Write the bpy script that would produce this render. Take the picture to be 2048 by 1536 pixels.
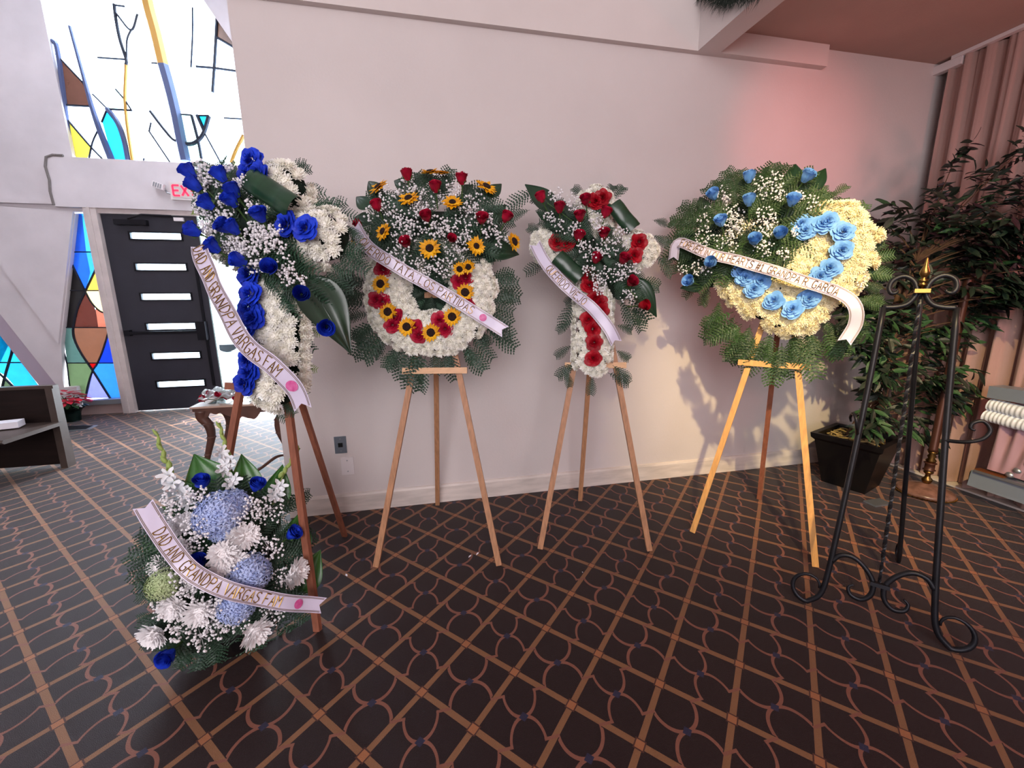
import bpy, math, random
import numpy as np
from mathutils import Vector, Matrix
R = random.Random(7)
for o in list(bpy.data.objects): bpy.data.objects.remove(o)
SC = bpy.context.scene
COL = SC.collection
PI = math.pi

# ------------------------------------------------------------------ camera
YAW, PITCH, ROLL, FPX, HC = math.radians(12.0998), math.radians(11.6764), math.radians(0.4498), 839.55, 1.4
def cam_rows():
    cy, sy = math.cos(YAW), math.sin(YAW)
    f = np.array([sy*math.cos(PITCH), cy*math.cos(PITCH), -math.sin(PITCH)])
    r0 = np.array([cy, -sy, 0.0]); d0 = np.cross(f, r0)
    r = math.cos(ROLL)*r0 + math.sin(ROLL)*d0
    d = -math.sin(ROLL)*r0 + math.cos(ROLL)*d0
    return r, d, f
CR, CD, CF = cam_rows()
cam = bpy.data.objects.new('camera', bpy.data.cameras.new('camera'))
COL.objects.link(cam)
cam.matrix_world = Matrix(((CR[0], -CD[0], -CF[0], 0), (CR[1], -CD[1], -CF[1], 0), (CR[2], -CD[2], -CF[2], HC), (0, 0, 0, 1)))
cam.data.sensor_width = 36; cam.data.lens = FPX/2048*36; cam.data.clip_start = 0.05
SC.camera = cam
SC.view_settings.view_transform = 'Standard'
SC.view_settings.look = 'None'
SC.view_settings.gamma = 1
SC.view_settings.exposure = 0.12

# ------------------------------------------------------------------ world and lights
def lin(h):
    h = h.lstrip('#'); c = [int(h[i:i+2], 16)/255 for i in (0, 2, 4)]
    return tuple(x/12.92 if x <= .04045 else ((x+.055)/1.055)**2.4 for x in c)
W = bpy.data.worlds.new('daylight'); SC.world = W; W.use_nodes = True
W.node_tree.nodes['Background'].inputs[0].default_value = (0.80, 0.90, 1.0, 1)
W.node_tree.nodes['Background'].inputs[1].default_value = 20.0
def look(o, tgt):
    o.rotation_euler = (Vector(tgt)-o.location).to_track_quat('-Z', 'Y').to_euler()
def light(name, kind, loc, tgt, energy, colr, **k):
    l = bpy.data.lights.new(name, kind); l.energy = energy; l.color = colr
    for a, v in k.items(): setattr(l, a, v)
    o = bpy.data.objects.new(name, l); COL.objects.link(o); o.location = loc; look(o, tgt); return o
light('sun', 'SUN', (0, 9, 9), (-1.2, 5.5, 0), 14.0, (1, .96, .9), angle=0.01)
po = light('window_portal', 'AREA', (-2.6, 6.3, 3.9), (-2.6, 5, 3.9), 1.0, (1, 1, 1), shape='RECTANGLE', size=2.8, size_y=2.2)
po.data.cycles.is_portal = True
po = light('door_portal', 'AREA', (-2.0, 6.3, 1.2), (-2.0, 5, 1.2), 1.0, (1, 1, 1), shape='RECTANGLE', size=1.2, size_y=2.4)
po.data.cycles.is_portal = True
light('added_soft_fill', 'AREA', (-1.3, -4.2, 2.7), (0.3, 2.7, 1.3), 290.0, (1.0, .93, .96), shape='RECTANGLE', size=4.5, size_y=3.0)  # broad fill added behind the camera for wall and flowers, not a real window
light('added_vestibule_fill', 'AREA', (-2.9, 4.2, 4.9), (-2.9, 4.4, 0.0), 60.0, (.86, .90, 1.0), shape='RECTANGLE', size=2.2, size_y=2.2)  # unseen fill added to brighten the vestibule, no fixture hangs here
light('spot_amber', 'SPOT', (0.35, -0.95, 3.8), (3.0, 2.77, 0.2), 950.0, (1.0, .76, .36), spot_size=math.radians(36), spot_blend=0.9, shadow_soft_size=0.05)
light('spot_red', 'SPOT', (1.95, 0.35, 2.85), (2.70, 2.77, 2.45), 85.0, (1.0, .17, .15), spot_size=math.radians(33), spot_blend=1.0, shadow_soft_size=0.05)
light('torchiere_bulb', 'POINT', (3.45, 0.75, 1.95), (3.4, 1, 0), 20.0, (1.0, .34, .30), shadow_soft_size=0.08)

# ------------------------------------------------------------------ geometry helpers
def ray(px, py):
    v = (px-1024)/FPX*CR + (py-768)/FPX*CD + CF
    return Vector(v)
C0 = Vector((0, 0, HC))
def onplane(px, py, p, n):
    d = ray(px, py); return C0 + d*((Vector(p)-C0).dot(n)/d.dot(n))
def onY(px, py, Y): return onplane(px, py, (0, Y, 0), Vector((0, 1, 0)))
def onX(px, py, X): return onplane(px, py, (X, 0, 0), Vector((1, 0, 0)))
def onZ(px, py, Z=0.0): return onplane(px, py, (0, 0, Z), Vector((0, 0, 1)))

class MB:
    def __init__(s): s.v = []; s.f = []
    def add(s, vs, fs):
        b = len(s.v); s.v += [tuple(v) for v in vs]; s.f += [tuple(i+b for i in f) for f in fs]; return s
    def box(s, c, size, M=None):
        x, y, z = [k/2 for k in size]
        vs = [Vector((a*x, b*y, d*z)) for a in (-1, 1) for b in (-1, 1) for d in (-1, 1)]
        if M: vs = [M @ v for v in vs]
        vs = [v+Vector(c) for v in vs]
        return s.add(vs, [(0, 1, 3, 2), (4, 6, 7, 5), (0, 4, 5, 1), (2, 3, 7, 6), (0, 2, 6, 4), (1, 5, 7, 3)])
    def bb(s, x0, x1, y0, y1, z0, z1): return s.box(((x0+x1)/2, (y0+y1)/2, (z0+z1)/2), (x1-x0, y1-y0, z1-z0))
    def bar(s, a, b, w, t, side=None):   # rectangular bar from a to b; w along side vector, t the other
        a, b = Vector(a), Vector(b); d = (b-a).normalized()
        sd = Vector(side) if side else Vector((1, 0, 0)); sd = (sd-d*sd.dot(d)).normalized(); o = d.cross(sd)
        vs = [p+sd*(i*w/2)+o*(j*t/2) for p in (a, b) for i, j in ((-1, -1), (1, -1), (1, 1), (-1, 1))]
        return s.add(vs, [(0, 1, 2, 3), (7, 6, 5, 4), (0, 4, 5, 1), (1, 5, 6, 2), (2, 6, 7, 3), (3, 7, 4, 0)])
    def tube(s, pts, r, n=8, caps=True, twist=0.0, flat=1.0):
        pts = [Vector(p) for p in pts]; rs = r if hasattr(r, '__len__') else [r]*len(pts)
        t0 = (pts[1]-pts[0]).normalized(); up = Vector((0, 0, 1)) if abs(t0.z) < .9 else Vector((1, 0, 0))
        nn = (up-t0*up.dot(t0)).normalized(); b = len(s.v); vs = []
        for i, p in enumerate(pts):
            t = (pts[min(i+1, len(pts)-1)]-pts[max(i-1, 0)]).normalized()
            nn = (nn-t*nn.dot(t)).normalized(); bn = t.cross(nn)
            for k in range(n):
                a = 2*PI*k/n+twist*i
                vs.append(p+(nn*math.cos(a)+bn*math.sin(a)*flat)*rs[i])
        fs = [(i*n+k, i*n+(k+1) % n, (i+1)*n+(k+1) % n, (i+1)*n+k) for i in range(len(pts)-1) for k in range(n)]
        if caps: fs += [tuple(range(n-1, -1, -1)), tuple(range((len(pts)-1)*n, len(pts)*n))]
        return s.add(vs, fs)
    def lathe(s, prof, c=(0, 0, 0), n=20, sx=1, sy=1):
        c = Vector(c); vs = [c+Vector((r*math.cos(2*PI*k/n)*sx, r*math.sin(2*PI*k/n)*sy, z)) for r, z in prof for k in range(n)]
        m = len(prof)
        fs = [(i*n+k, i*n+(k+1) % n, (i+1)*n+(k+1) % n, (i+1)*n+k) for i in range(m-1) for k in range(n)]
        fs += [tuple(range(n-1, -1, -1)), tuple(range((m-1)*n, m*n))]
        return s.add(vs, fs)
    def prism(s, poly, vec):
        poly = [Vector(p) for p in poly]; v = Vector(vec); n = len(poly)
        return s.add(poly+[p+v for p in poly], [tuple(range(n)), tuple(range(2*n-1, n-1, -1))]+[(i, i+n, (i+1) % n+n, (i+1) % n) for i in range(n)])
    def grid(s, fn, nu, nv):
        vs = [fn(i/nu, j/nv) for j in range(nv+1) for i in range(nu+1)]
        return s.add(vs, [(j*(nu+1)+i, j*(nu+1)+i+1, (j+1)*(nu+1)+i+1, (j+1)*(nu+1)+i) for j in range(nv) for i in range(nu)])
    def data(s, name, mat, smooth=False):
        me = bpy.data.meshes.new(name); me.from_pydata(s.v, [], s.f); me.materials.append(mat)
        if smooth: me.polygons.foreach_set('use_smooth', [True]*len(me.polygons))
        me.update(); return me

def link(name, data, parent=None, loc=None, M=None, label=None, cat=None, group=None, kind=None):
    o = bpy.data.objects.new(name, data); COL.objects.link(o)
    if parent: o.parent = parent
    if M is not None: o.matrix_local = M
    elif loc is not None: o.location = loc
    if label: o['label'] = label
    if cat: o['category'] = cat
    if group: o['group'] = group
    if kind: o['kind'] = kind
    return o
def thing(name, label, cat, loc=(0, 0, 0), group=None):
    o = link(name, None, None, loc, None, label, cat, group); o.empty_display_size = .05; return o
def rootof(o):
    v = Vector((0, 0, 0))
    while o: v = v+o.location; o = o.parent
    return v
def build(mb, name, mat, parent=None, smooth=False, **k):
    """mesh with world coordinates, parented under an unrotated thing / part"""
    if parent:
        off = rootof(parent); mb.v = [tuple(Vector(v)-off) for v in mb.v]
    return link(name, mb.data(name, mat, smooth), parent, **k)
def frame(dirv, roll=0.0, upv=None):
    """rotation whose local Z is dirv"""
    z = Vector(dirv).normalized(); u = Vector(upv) if upv else Vector((0, 0, 1))
    if abs(z.dot(u.normalized())) > .98: u = Vector((0, 1, 0.1))
    x = u.cross(z).normalized(); y = z.cross(x)
    M = Matrix((x, y, z)).transposed()
    return (M @ Matrix.Rotation(roll, 3, 'Z'))
def leafframe(along, normal):
    y = Vector(along).normalized(); z = Vector(normal); z = (z-y*z.dot(y))
    if z.length < 1e-4: z = y.orthogonal()
    z.normalize(); x = y.cross(z)
    return Matrix((x, y, z)).transposed()
def place(name, me, pos, rot, s, parent, kids=(), label=None):
    M = Matrix.LocRotScale(Vector(pos)-rootof(parent), rot.to_quaternion(), Vector((s, s, s)) if not hasattr(s, '__len__') else Vector(s))
    o = link(name, me, parent, M=M, label=label)
    for kn, km in kids: link(kn, km, o)
    return o
def catmull(pts, n):
    pts = [Vector(p) for p in pts]; P_ = [pts[0]*2-pts[1]]+pts+[pts[-1]*2-pts[-2]]; out = []
    m = len(pts)-1
    for k in range(n+1):
        t = k/n*m; i = min(int(t), m-1); t -= i; a, b, c, d = P_[i:i+4]
        out.append(.5*((2*b)+(c-a)*t+(2*a-5*b+4*c-d)*t*t+(3*b-a-3*c+d)*t**3))
    return out

# ------------------------------------------------------------------ materials
def mat(name, h, rough=.6, metal=0.0, var=0.0, scale=8.0, bump=0.0, bscale=60.0, spec=.4, sheen=0.0, h2=None, objvar=0.0, emit=None, es=0, sss=0, coords='Object', stretch=None, trans=0):
    m = bpy.data.materials.new(name); m.use_nodes = True; nt = m.node_tree; p = nt.nodes['Principled BSDF']
    c = lin(h) if isinstance(h, str) else h
    p.inputs['Base Color'].default_value = (*c, 1); p.inputs['Roughness'].default_value = rough
    p.inputs['Metallic'].default_value = metal; p.inputs['Specular IOR Level'].default_value = spec
    if sheen: p.inputs['Sheen Weight'].default_value = sheen
    if trans: p.inputs['Transmission Weight'].default_value = trans
    if emit: p.inputs['Emission Color'].default_value = (*lin(emit), 1); p.inputs['Emission Strength'].default_value = es
    tc = nt.nodes.new('ShaderNodeTexCoord'); src = tc.outputs[coords]
    if stretch:
        mp = nt.nodes.new('ShaderNodeMapping'); mp.inputs['Scale'].default_value = stretch; nt.links.new(src, mp.inputs[0]); src = mp.outputs[0]
    last = None
    if var or h2:
        nz = nt.nodes.new('ShaderNodeTexNoise'); nz.inputs['Scale'].default_value = scale; nz.inputs['Detail'].default_value = 5; nt.links.new(src, nz.inputs['Vector'])
        rp = nt.nodes.new('ShaderNodeValToRGB'); rp.color_ramp.elements[0].position = .32; rp.color_ramp.elements[1].position = .68
        c2 = lin(h2) if h2 else tuple(x*(1-var) for x in c)
        rp.color_ramp.elements[0].color = (*c2, 1); rp.color_ramp.elements[1].color = (*(c if h2 else tuple(min(1, x*(1+var*.6)) for x in c)), 1)
        nt.links.new(nz.outputs['Fac'], rp.inputs[0]); last = rp.outputs[0]
    if objvar:
        oi = nt.nodes.new('ShaderNodeObjectInfo'); hs = nt.nodes.new('ShaderNodeHueSaturation')
        mr = nt.nodes.new('ShaderNodeMapRange'); mr.inputs['To Min'].default_value = 1-objvar; mr.inputs['To Max'].default_value = 1+objvar
        nt.links.new(oi.outputs['Random'], mr.inputs[0]); nt.links.new(mr.outputs[0], hs.inputs['Value'])
        if last: nt.links.new(last, hs.inputs['Color'])
        else: hs.inputs['Color'].default_value = (*c, 1)
        last = hs.outputs[0]
    if last: nt.links.new(last, p.inputs['Base Color'])
    if bump:
        n2 = nt.nodes.new('ShaderNodeTexNoise'); n2.inputs['Scale'].default_value = bscale; n2.inputs['Detail'].default_value = 6; nt.links.new(src, n2.inputs['Vector'])
        bp = nt.nodes.new('ShaderNodeBump'); bp.inputs['Strength'].default_value = bump; bp.inputs['Distance'].default_value = .01
        nt.links.new(n2.outputs['Fac'], bp.inputs['Height']); nt.links.new(bp.outputs[0], p.inputs['Normal'])
    return m
def glass(name, h, gloss=.06, rough=.25):
    m = bpy.data.materials.new(name); m.use_nodes = True; nt = m.node_tree; nt.nodes.remove(nt.nodes['Principled BSDF'])
    out = nt.nodes['Material Output']; c = lin(h)
    if name.startswith('stained') and min(c) < .55: g_ = sum(c)/3; k_ = .55 if name.startswith('stained_u') else .5; c = tuple((x*.80+g_*.20)*k_*(.45 if 'd8a088' in name or 'e8b090' in name else 1) for x in c)
    tr = nt.nodes.new('ShaderNodeBsdfTransparent'); tl = nt.nodes.new('ShaderNodeBsdfTranslucent'); gl = nt.nodes.new('ShaderNodeBsdfGlossy')
    tr.inputs[0].default_value = (*c, 1); tl.inputs[0].default_value = (*c, 1); gl.inputs['Roughness'].default_value = rough
    tc = nt.nodes.new('ShaderNodeTexCoord'); nz = nt.nodes.new('ShaderNodeTexNoise'); nz.inputs['Scale'].default_value = 6; nz.inputs['Detail'].default_value = 4
    nt.links.new(tc.outputs['Object'], nz.inputs['Vector'])
    mr = nt.nodes.new('ShaderNodeMapRange'); mr.inputs['To Min'].default_value = .25; mr.inputs['To Max'].default_value = .6; nt.links.new(nz.outputs['Fac'], mr.inputs[0])
    a = nt.nodes.new('ShaderNodeMixShader'); nt.links.new(mr.outputs[0], a.inputs[0]); nt.links.new(tr.outputs[0], a.inputs[1]); nt.links.new(tl.outputs[0], a.inputs[2])
    b = nt.nodes.new('ShaderNodeMixShader'); b.inputs[0].default_value = gloss; nt.links.new(a.outputs[0], b.inputs[1]); nt.links.new(gl.outputs[0], b.inputs[2])
    nt.links.new(b.outputs[0], out.inputs[0]); return m

M = {}
M['wall'] = mat('wall_paint', '#d6cdcb', .62, var=.05, scale=1.3, bump=.10, bscale=70)
M['wall2'] = mat('entrance_plaster', '#cfc8cb', .7, var=.10, scale=2.2, bump=.25, bscale=9)
M['beam'] = mat('beam_paint', '#d9cfcc', .6, var=.04, scale=2)
M['ceil'] = mat('ceiling_plaster', '#b89e94', .9, var=.06, scale=3, bump=.2, bscale=150)
M['base'] = mat('baseboard_paint', '#d8cdc6', .45, var=.16, scale=5, stretch=(1, 1, 6))
M['lead'] = mat('lead_came', '#1d2230', .5, .3)
M['mullion'] = mat('blue_grey_mullion', '#4a5478', .5)
M['mullion2'] = mat('ochre_mullion', '#b98a3a', .5)
M['doorp'] = mat('dark_door_paint', '#2a2a33', .45, var=.12, scale=5)
M['doormetal'] = mat('dark_bronze_hardware', '#1c1c22', .35, .6)
M['alu'] = mat('brushed_metal', '#a9adb3', .35, .8)
M['dframe'] = mat('door_frame_paint', '#c9bdba', .55, var=.08)
M['pew'] = mat('dark_walnut', '#1c100d', .6, spec=.2, var=.35, scale=3, stretch=(1, 8, 8))
M['pewtrim'] = mat('worn_walnut_edge', '#463a34', .4, var=.2)
M['paper'] = mat('white_paper', '#e9e6ee', .8)
M['oak'] = mat('oak_easel_wood', '#b07f5c', .5, var=.22, scale=9, stretch=(9, 9, 1), bump=.1)
M['pine'] = mat('golden_easel_wood', '#d29a58', .5, var=.18, scale=9, stretch=(9, 9, 1), bump=.1)
M['redoak'] = mat('reddish_easel_wood', '#8f5742', .5, var=.22, scale=9, stretch=(9, 9, 1), bump=.1)
M['bracket'] = mat('pale_pine_bar', '#dcae84', .5, var=.12, scale=9, stretch=(1, 9, 9))
M['iron'] = mat('wrought_iron', '#222228', .42, .55, var=.25, scale=14)
M['brass'] = mat('antique_brass', '#8a6a3c', .32, 1.0, var=.2)
M['bronze'] = mat('brown_bronze_pole', '#4a2c22', .4, .4)
M['pot'] = mat('black_planter', '#0c0b0d', .4)
M['bark'] = mat('twisted_bark', '#57402f', .9, var=.4, scale=20, bump=.8, bscale=30)
M['leafd'] = mat('dark_artificial_leaf', '#24382a', .5, objvar=.5, var=.3, scale=4, spec=.5)
M['leafp'] = mat('plum_artificial_leaf', '#2c1a20', .55, objvar=.4)
M['leafg'] = mat('green_artificial_leaf', '#2f5230', .5, objvar=.3)
M['fern'] = mat('leatherleaf_fern', '#22402c', .5, objvar=.3, var=.25, scale=20, spec=.5)
M['fernl'] = mat('light_green_fern', '#7d9a34', .5, objvar=.25)
M['fernw'] = mat('warm_green_fern', '#2f4a24', .5, objvar=.3, var=.25, scale=20)
M['tileaf'] = mat('glossy_broad_leaf', '#1d3b26', .28, objvar=.2, var=.3, scale=6, stretch=(12, 1, 1), spec=.6)
M['tileafl'] = mat('bright_broad_leaf', '#2c6a1e', .3, objvar=.15, var=.25, scale=6, stretch=(12, 1, 1), spec=.6)
M['foam'] = mat('dark_moss_base', '#15261a', .9, var=.4, scale=40, bump=.8, bscale=60)
M['mum'] = mat('white_chrysanthemum', '#faf8f3', .7, objvar=.05, h2='#e9e6d4', scale=30)
M['mumc'] = mat('cream_chrysanthemum', '#f9f1d6', .7, objvar=.05, h2='#ecdfae', scale=30)
M['mumw'] = mat('snow_white_chrysanthemum', '#f2eff0', .65, objvar=.04)
M['breath'] = mat('babys_breath_white', '#efecee', .8)
M['stem'] = mat('green_stem', '#3d5a2a', .6)
M['red'] = mat('red_rose', '#b40a20', .5, objvar=.12, h2='#8a0518', scale=30, spec=.3)
M['crimson'] = mat('magenta_red_rose', '#bb1238', .5, objvar=.12, h2='#8d0a28', scale=30, spec=.3)
M['blue'] = mat('royal_blue_rose', '#2346d4', .5, objvar=.15, h2='#1226a0', scale=30, spec=.3)
M['lblue'] = mat('light_blue_rose', '#82b6ee', .55, objvar=.08, h2='#66a0e2', scale=30, spec=.3)
M['yel'] = mat('yellow_sunflower_petal', '#fabc12', .55, objvar=.08, h2='#d98f08', scale=20)
M['sun'] = mat('dark_seed_disc', '#2a1510', .9, bump=1, bscale=200)
M['hyd'] = mat('pale_blue_hydrangea', '#cbd6f4', .7, h2='#a6b8ea', scale=26)
M['hydg'] = mat('pale_green_hydrangea', '#c3cfa2', .7, h2='#a9bd86', scale=26)
M['glad'] = mat('white_gladiolus', '#eef0f2', .6)
M['bud'] = mat('green_gladiolus_bud', '#94a85a', .6)
M['rib'] = mat('lilac_white_satin_ribbon', '#d9d0e6', .32, sheen=.4, spec=.6)
M['gold'] = mat('gold_glitter', '#a98238', .32, .75, var=.5, scale=300)
M['goldl'] = mat('dull_gold_line', '#7d6650', .5, .3)
M['seal'] = mat('pink_sticker', '#e07ab0', .4, h2='#d04a90', scale=60)
M['white'] = mat('white_plastic', '#e3dcdd', .4)
M['steel'] = mat('stainless_plate', '#8b94a0', .35, .7)
M['black'] = mat('black_plastic', '#08080a', .4)
M['sign'] = mat('exit_sign_housing', '#d4cccb', .5)
M['exitl'] = mat('lit_exit_letters', '#ff3050', .5, emit='#ff2040', es=1.6)
M['curt'] = mat('pink_beige_curtain', '#b08e86', .8, var=.05, scale=2, bump=.15, bscale=200, sheen=.3, stretch=(1, 1, .15))
M['cask'] = mat('blue_grey_metal', '#8b96a3', .4, .3)
M['satin'] = mat('white_shirred_satin', '#dfe4ea', .35, sheen=.4)
M['pinkc'] = mat('dusty_pink_cloth', '#b08a94', .6, sheen=.3)
M['carved'] = mat('carved_dark_wood', '#5a3c32', .35, var=.35, scale=9)
M['tabtop'] = mat('polished_table_rim', '#b59a8a', .2, var=.15, scale=5)
M['mirror'] = mat('glass_table_inset', '#59645f', .06, .0, spec=1)
M['cello'] = glass('cellophane', '#e8f0ee', .35, .12)
M['poin'] = mat('poinsettia_bract', '#a3122c', .55, objvar=.15)
M['foil'] = mat('dark_green_foil', '#0f2420', .25, .4)
M['garl'] = mat('dark_garland_needles', '#16281f', .6, objvar=.2)
M['asph'] = mat('sunlit_concrete', '#b9bcbf', .9, var=.08, scale=1)
M['carw'] = mat('white_car_paint', '#dfe6ea', .2, spec=.7)
M['carg'] = mat('car_window_glass', '#4a6a70', .1, spec=.9)
M['tyre'] = mat('tyre_rubber', '#22262a', .8)
M['bldg'] = mat('pale_building', '#dde4e6', .9)
M['hedge'] = mat('hedge_green', '#4f7f6a', .9, var=.4, scale=6, bump=1, bscale=12)

def carpet():
    m = bpy.data.materials.new('patterned_carpet'); m.use_nodes = True; nt = m.node_tree; N = nt.nodes; L = nt.links; p = N['Principled BSDF']
    def mth(op, a, b=None, c=None, clamp=False):
        n = N.new('ShaderNodeMath'); n.operation = op; n.use_clamp = clamp
        for i, v in enumerate((a, b, c)):
            if v is None: continue
            if isinstance(v, (int, float)): n.inputs[i].default_value = v
            else: L.new(v, n.inputs[i])
        return n.outputs[0]
    g = N.new('ShaderNodeNewGeometry'); sp = N.new('ShaderNodeSeparateXYZ'); L.new(g.outputs['Position'], sp.inputs[0])
    # small wobble so the woven lines are not razor straight
    x = mth('SUBTRACT', sp.outputs[0], 0.117); y = mth('SUBTRACT', sp.outputs[1], 1.489)
    # inverse of [[.173,.004],[.007,.177]]
    a, b, c, d = .173, .004, .007, .177; det = a*d-b*c
    i = mth('SUBTRACT', mth('MULTIPLY', x, d/det), mth('MULTIPLY', y, c/det))
    j = mth('SUBTRACT', mth('MULTIPLY', y, a/det), mth('MULTIPLY', x, b/det))
    P_ = mth('SUBTRACT', mth('FRACT', mth('MULTIPLY', mth('ADD', i, j), .5)), .5)
    Q_ = mth('SUBTRACT', mth('FRACT', mth('MULTIPLY', mth('SUBTRACT', i, j), .5)), .5)
    du = mth('ABSOLUTE', mth('ADD', P_, Q_)); dv = mth('ABSOLUTE', mth('SUBTRACT', P_, Q_))
    ap = mth('ABSOLUTE', P_); aq = mth('ABSOLUTE', Q_)
    mx = mth('MAXIMUM', ap, aq); mn = mth('MINIMUM', ap, aq)
    line = mth('GREATER_THAN', mx, .5-.044); lined = mth('GREATER_THAN', mx, .5-.056)
    sq = mth('GREATER_THAN', mn, .5-.056); sqd = mth('GREATER_THAN', mn, .5-.075)
    # arc : ellipse centred (0,.5) radii (.42,.5) in (du,dv)
    A_ = mth('FLOOR', mth('MULTIPLY', mth('ADD', i, j), .5)); B_ = mth('FLOOR', mth('MULTIPLY', mth('SUBTRACT', i, j), .5))
    par = mth('LESS_THAN', mth('ABSOLUTE', mth('SUBTRACT', mth('FRACT', mth('MULTIPLY', mth('ADD', A_, B_), .5)), .5)), .25)
    rx = mth('ADD', mth('MULTIPLY', par, .10), .33); ry = .5
    e = mth('SQRT', mth('ADD', mth('POWER', mth('DIVIDE', du, rx), 2), mth('POWER', mth('DIVIDE', mth('SUBTRACT', dv, ry), ry), 2)))
    ed = mth('ABSOLUTE', mth('SUBTRACT', e, 1))
    arc = mth('MULTIPLY', mth('LESS_THAN', ed, .075), mth('LESS_THAN', dv, .5))
    # jog: short horizontal bit across the straight line
    jog = mth('MULTIPLY', mth('LESS_THAN', mth('ABSOLUTE', mth('SUBTRACT', dv, .5)), .03), mth('MULTIPLY', mth('GREATER_THAN', mth('SUBTRACT', du, rx), -.03), mth('LESS_THAN', du, .6)))
    arc = mth('MAXIMUM', arc, jog)
    blue = mth('LESS_THAN', mth('ADD', du, dv), .10)
    def mix(f, ca, cb):
        n = N.new('ShaderNodeMix'); n.data_type = 'RGBA'; L.new(f, n.inputs[0])
        for k, v in ((6, ca), (7, cb)):
            if isinstance(v, str): n.inputs[k].default_value = (*lin(v), 1)
            else: L.new(v, n.inputs[k])
        return n.outputs[2]
    nz = N.new('ShaderNodeTexNoise'); nz.inputs['Scale'].default_value = 3.0; nz.inputs['Detail'].default_value = 6; L.new(g.outputs['Position'], nz.inputs['Vector'])
    nf = N.new('ShaderNodeTexNoise'); nf.inputs['Scale'].default_value = 420.0; nf.inputs['Detail'].default_value = 2; L.new(g.outputs['Position'], nf.inputs['Vector'])
    ground = mix(nf.outputs['Fac'], '#120809', '#2e1a1a')
    c1 = mix(arc, ground, '#7d4e3f')
    c2 = mix(lined, c1, '#241214')
    c2 = mix(line, c2, '#7e573b')
    c2 = mix(jog, c2, '#7d4e3f')
    c3 = mix(sqd, c2, '#4a2a22'); c3 = mix(sq, c3, '#96603f')
    c4 = mix(blue, c3, '#2a2840')
    br = N.new('ShaderNodeBrightContrast'); L.new(c4, br.inputs[0])
    mr = N.new('ShaderNodeMapRange'); mr.inputs['To Min'].default_value = .80; mr.inputs['To Max'].default_value = 1.2; L.new(nf.outputs['Fac'], mr.inputs[0])
    hs = N.new('ShaderNodeHueSaturation'); L.new(br.outputs[0], hs.inputs['Color']); L.new(mr.outputs[0], hs.inputs['Value'])
    L.new(hs.outputs[0], p.inputs['Base Color'])
    p.inputs['Roughness'].default_value = .6; p.inputs['Specular IOR Level'].default_value = .24
    p.inputs['Sheen Weight'].default_value = .18; p.inputs['Sheen Roughness'].default_value = .35
    bp = N.new('ShaderNodeBump'); bp.inputs['Strength'].default_value = .5; bp.inputs['Distance'].default_value = .004
    L.new(nf.outputs['Fac'], bp.inputs['Height']); L.new(bp.outputs[0], p.inputs['Normal'])
    return m
M['carpet'] = carpet()

# ------------------------------------------------------------------ the room
YW, YE, XC = 2.77, 6.105, 3.80
S = dict(kind='structure')
build(MB().bb(-6.5, 4.2, -5, 6.25, -.1, 0), 'floor', M['carpet'], **S)
build(MB().bb(-.894, 4.1, YW, YW+.15, 0, 5.6), 'wall_back', M['wall'], **S)
build(MB().bb(XC+.13, 4.2, -5, YW, 0, 5.6), 'wall_right', M['wall'], **S)
build(MB().bb(-6.5, 4.1, -5.1, -5, 0, 5.6), 'wall_front', M['wall'], **S)
build(MB().bb(-6.6, -6.5, -5, 6.25, 0, 5.6), 'wall_left', M['wall'], **S)
build(MB().bb(-.85, -.72, YW+.15, YE, 0, 5.6), 'wall_vestibule', M['wall'], **S)
build(MB().bb(-6.5, 1.83, -5, 6.25, 5.3, 5.4), 'ceiling', M['beam'], **S)
build(MB().bb(1.95, 4.1, -5, YW, 3.06, 3.16), 'ceiling_low', M['ceil'], **S)
build(MB().bb(1.815, 1.97, -5, YW, 2.93, 5.35), 'trim_1', M['beam'], label='cream ceiling header where the low ceiling begins', **S)
build(MB().bb(-.894, 1.815, YW-.04, YW, 2.93, 5.35), 'trim_2', M['beam'], **S)
build(MB().bb(1.97, 2.805, YW-.05, YW, 2.93, 3.06), 'trim_3', M['beam'], **S)
bbm = MB(); prof = [(0, 0), (-.016, 0), (-.016, .112), (-.010, .126), (0, .130)]
bbm.prism([(-.894, YW+a, b) for a, b in prof], (XC+.13+.894, 0, 0))
build(bbm, 'baseboard_back', M['base'], **S)

# entrance wall pieces
def poly_prism(pts, y0, t): return MB().prism([(onY(px, py, YE).x, y0, min(2.474, onY(px, py, YE).z)) for px, py in pts], (0, t, 0))
ew = MB()
ew.bb(-6.5, -3.76, YE, YE+.14, 2.41, 5.4)               # above, left of upper window
ew.prism([(-3.76, YE, 5.25), (-2.55, YE, 5.25), (-1.15, YE, 3.0), (-.72, YE, 3.0), (-.72, YE, 5.4), (-3.76, YE, 5.4)], (0, .14, 0))
ew.bb(-3.76, -.72, YE, YE+.14, 2.42, 2.985)
ew.bb(-1.45, -.72, YE, YE+.14, 0, 2.45)                # right of the open doorway
ew.bb(-6.5, -5.3, YE, YE+.14, 0, 2.45)
build(ew, 'wall_entrance', M['wall2'], **S)
build(MB().bb(-3.99, -.86, YE-.07, YE, 2.447, 2.975), 'trim_4', M['wall2'], label='projecting lintel beam over the door', **S)
build(MB().bb(-6.5, -3.995, YE-.05, YE, 2.475, 2.52), 'trim_5', M['wall2'], **S)
build(poly_prism([(-140, 400), (151, 427), (123, 687), (126, 760), (141, 834), (120, 834), (114, 771), (0, 627), (-140, 450)], YE-.005, .13), 'wall_entrance_strut', M['wall2'], **S)
build(poly_prism([(-140, 395), (150, 424), (121, 687), (0, 523), (-140, 335)], YE-.035, .03), 'trim_6', M['wall2'], label='proud plaster slab above the diagonal crease', **S)
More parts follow.
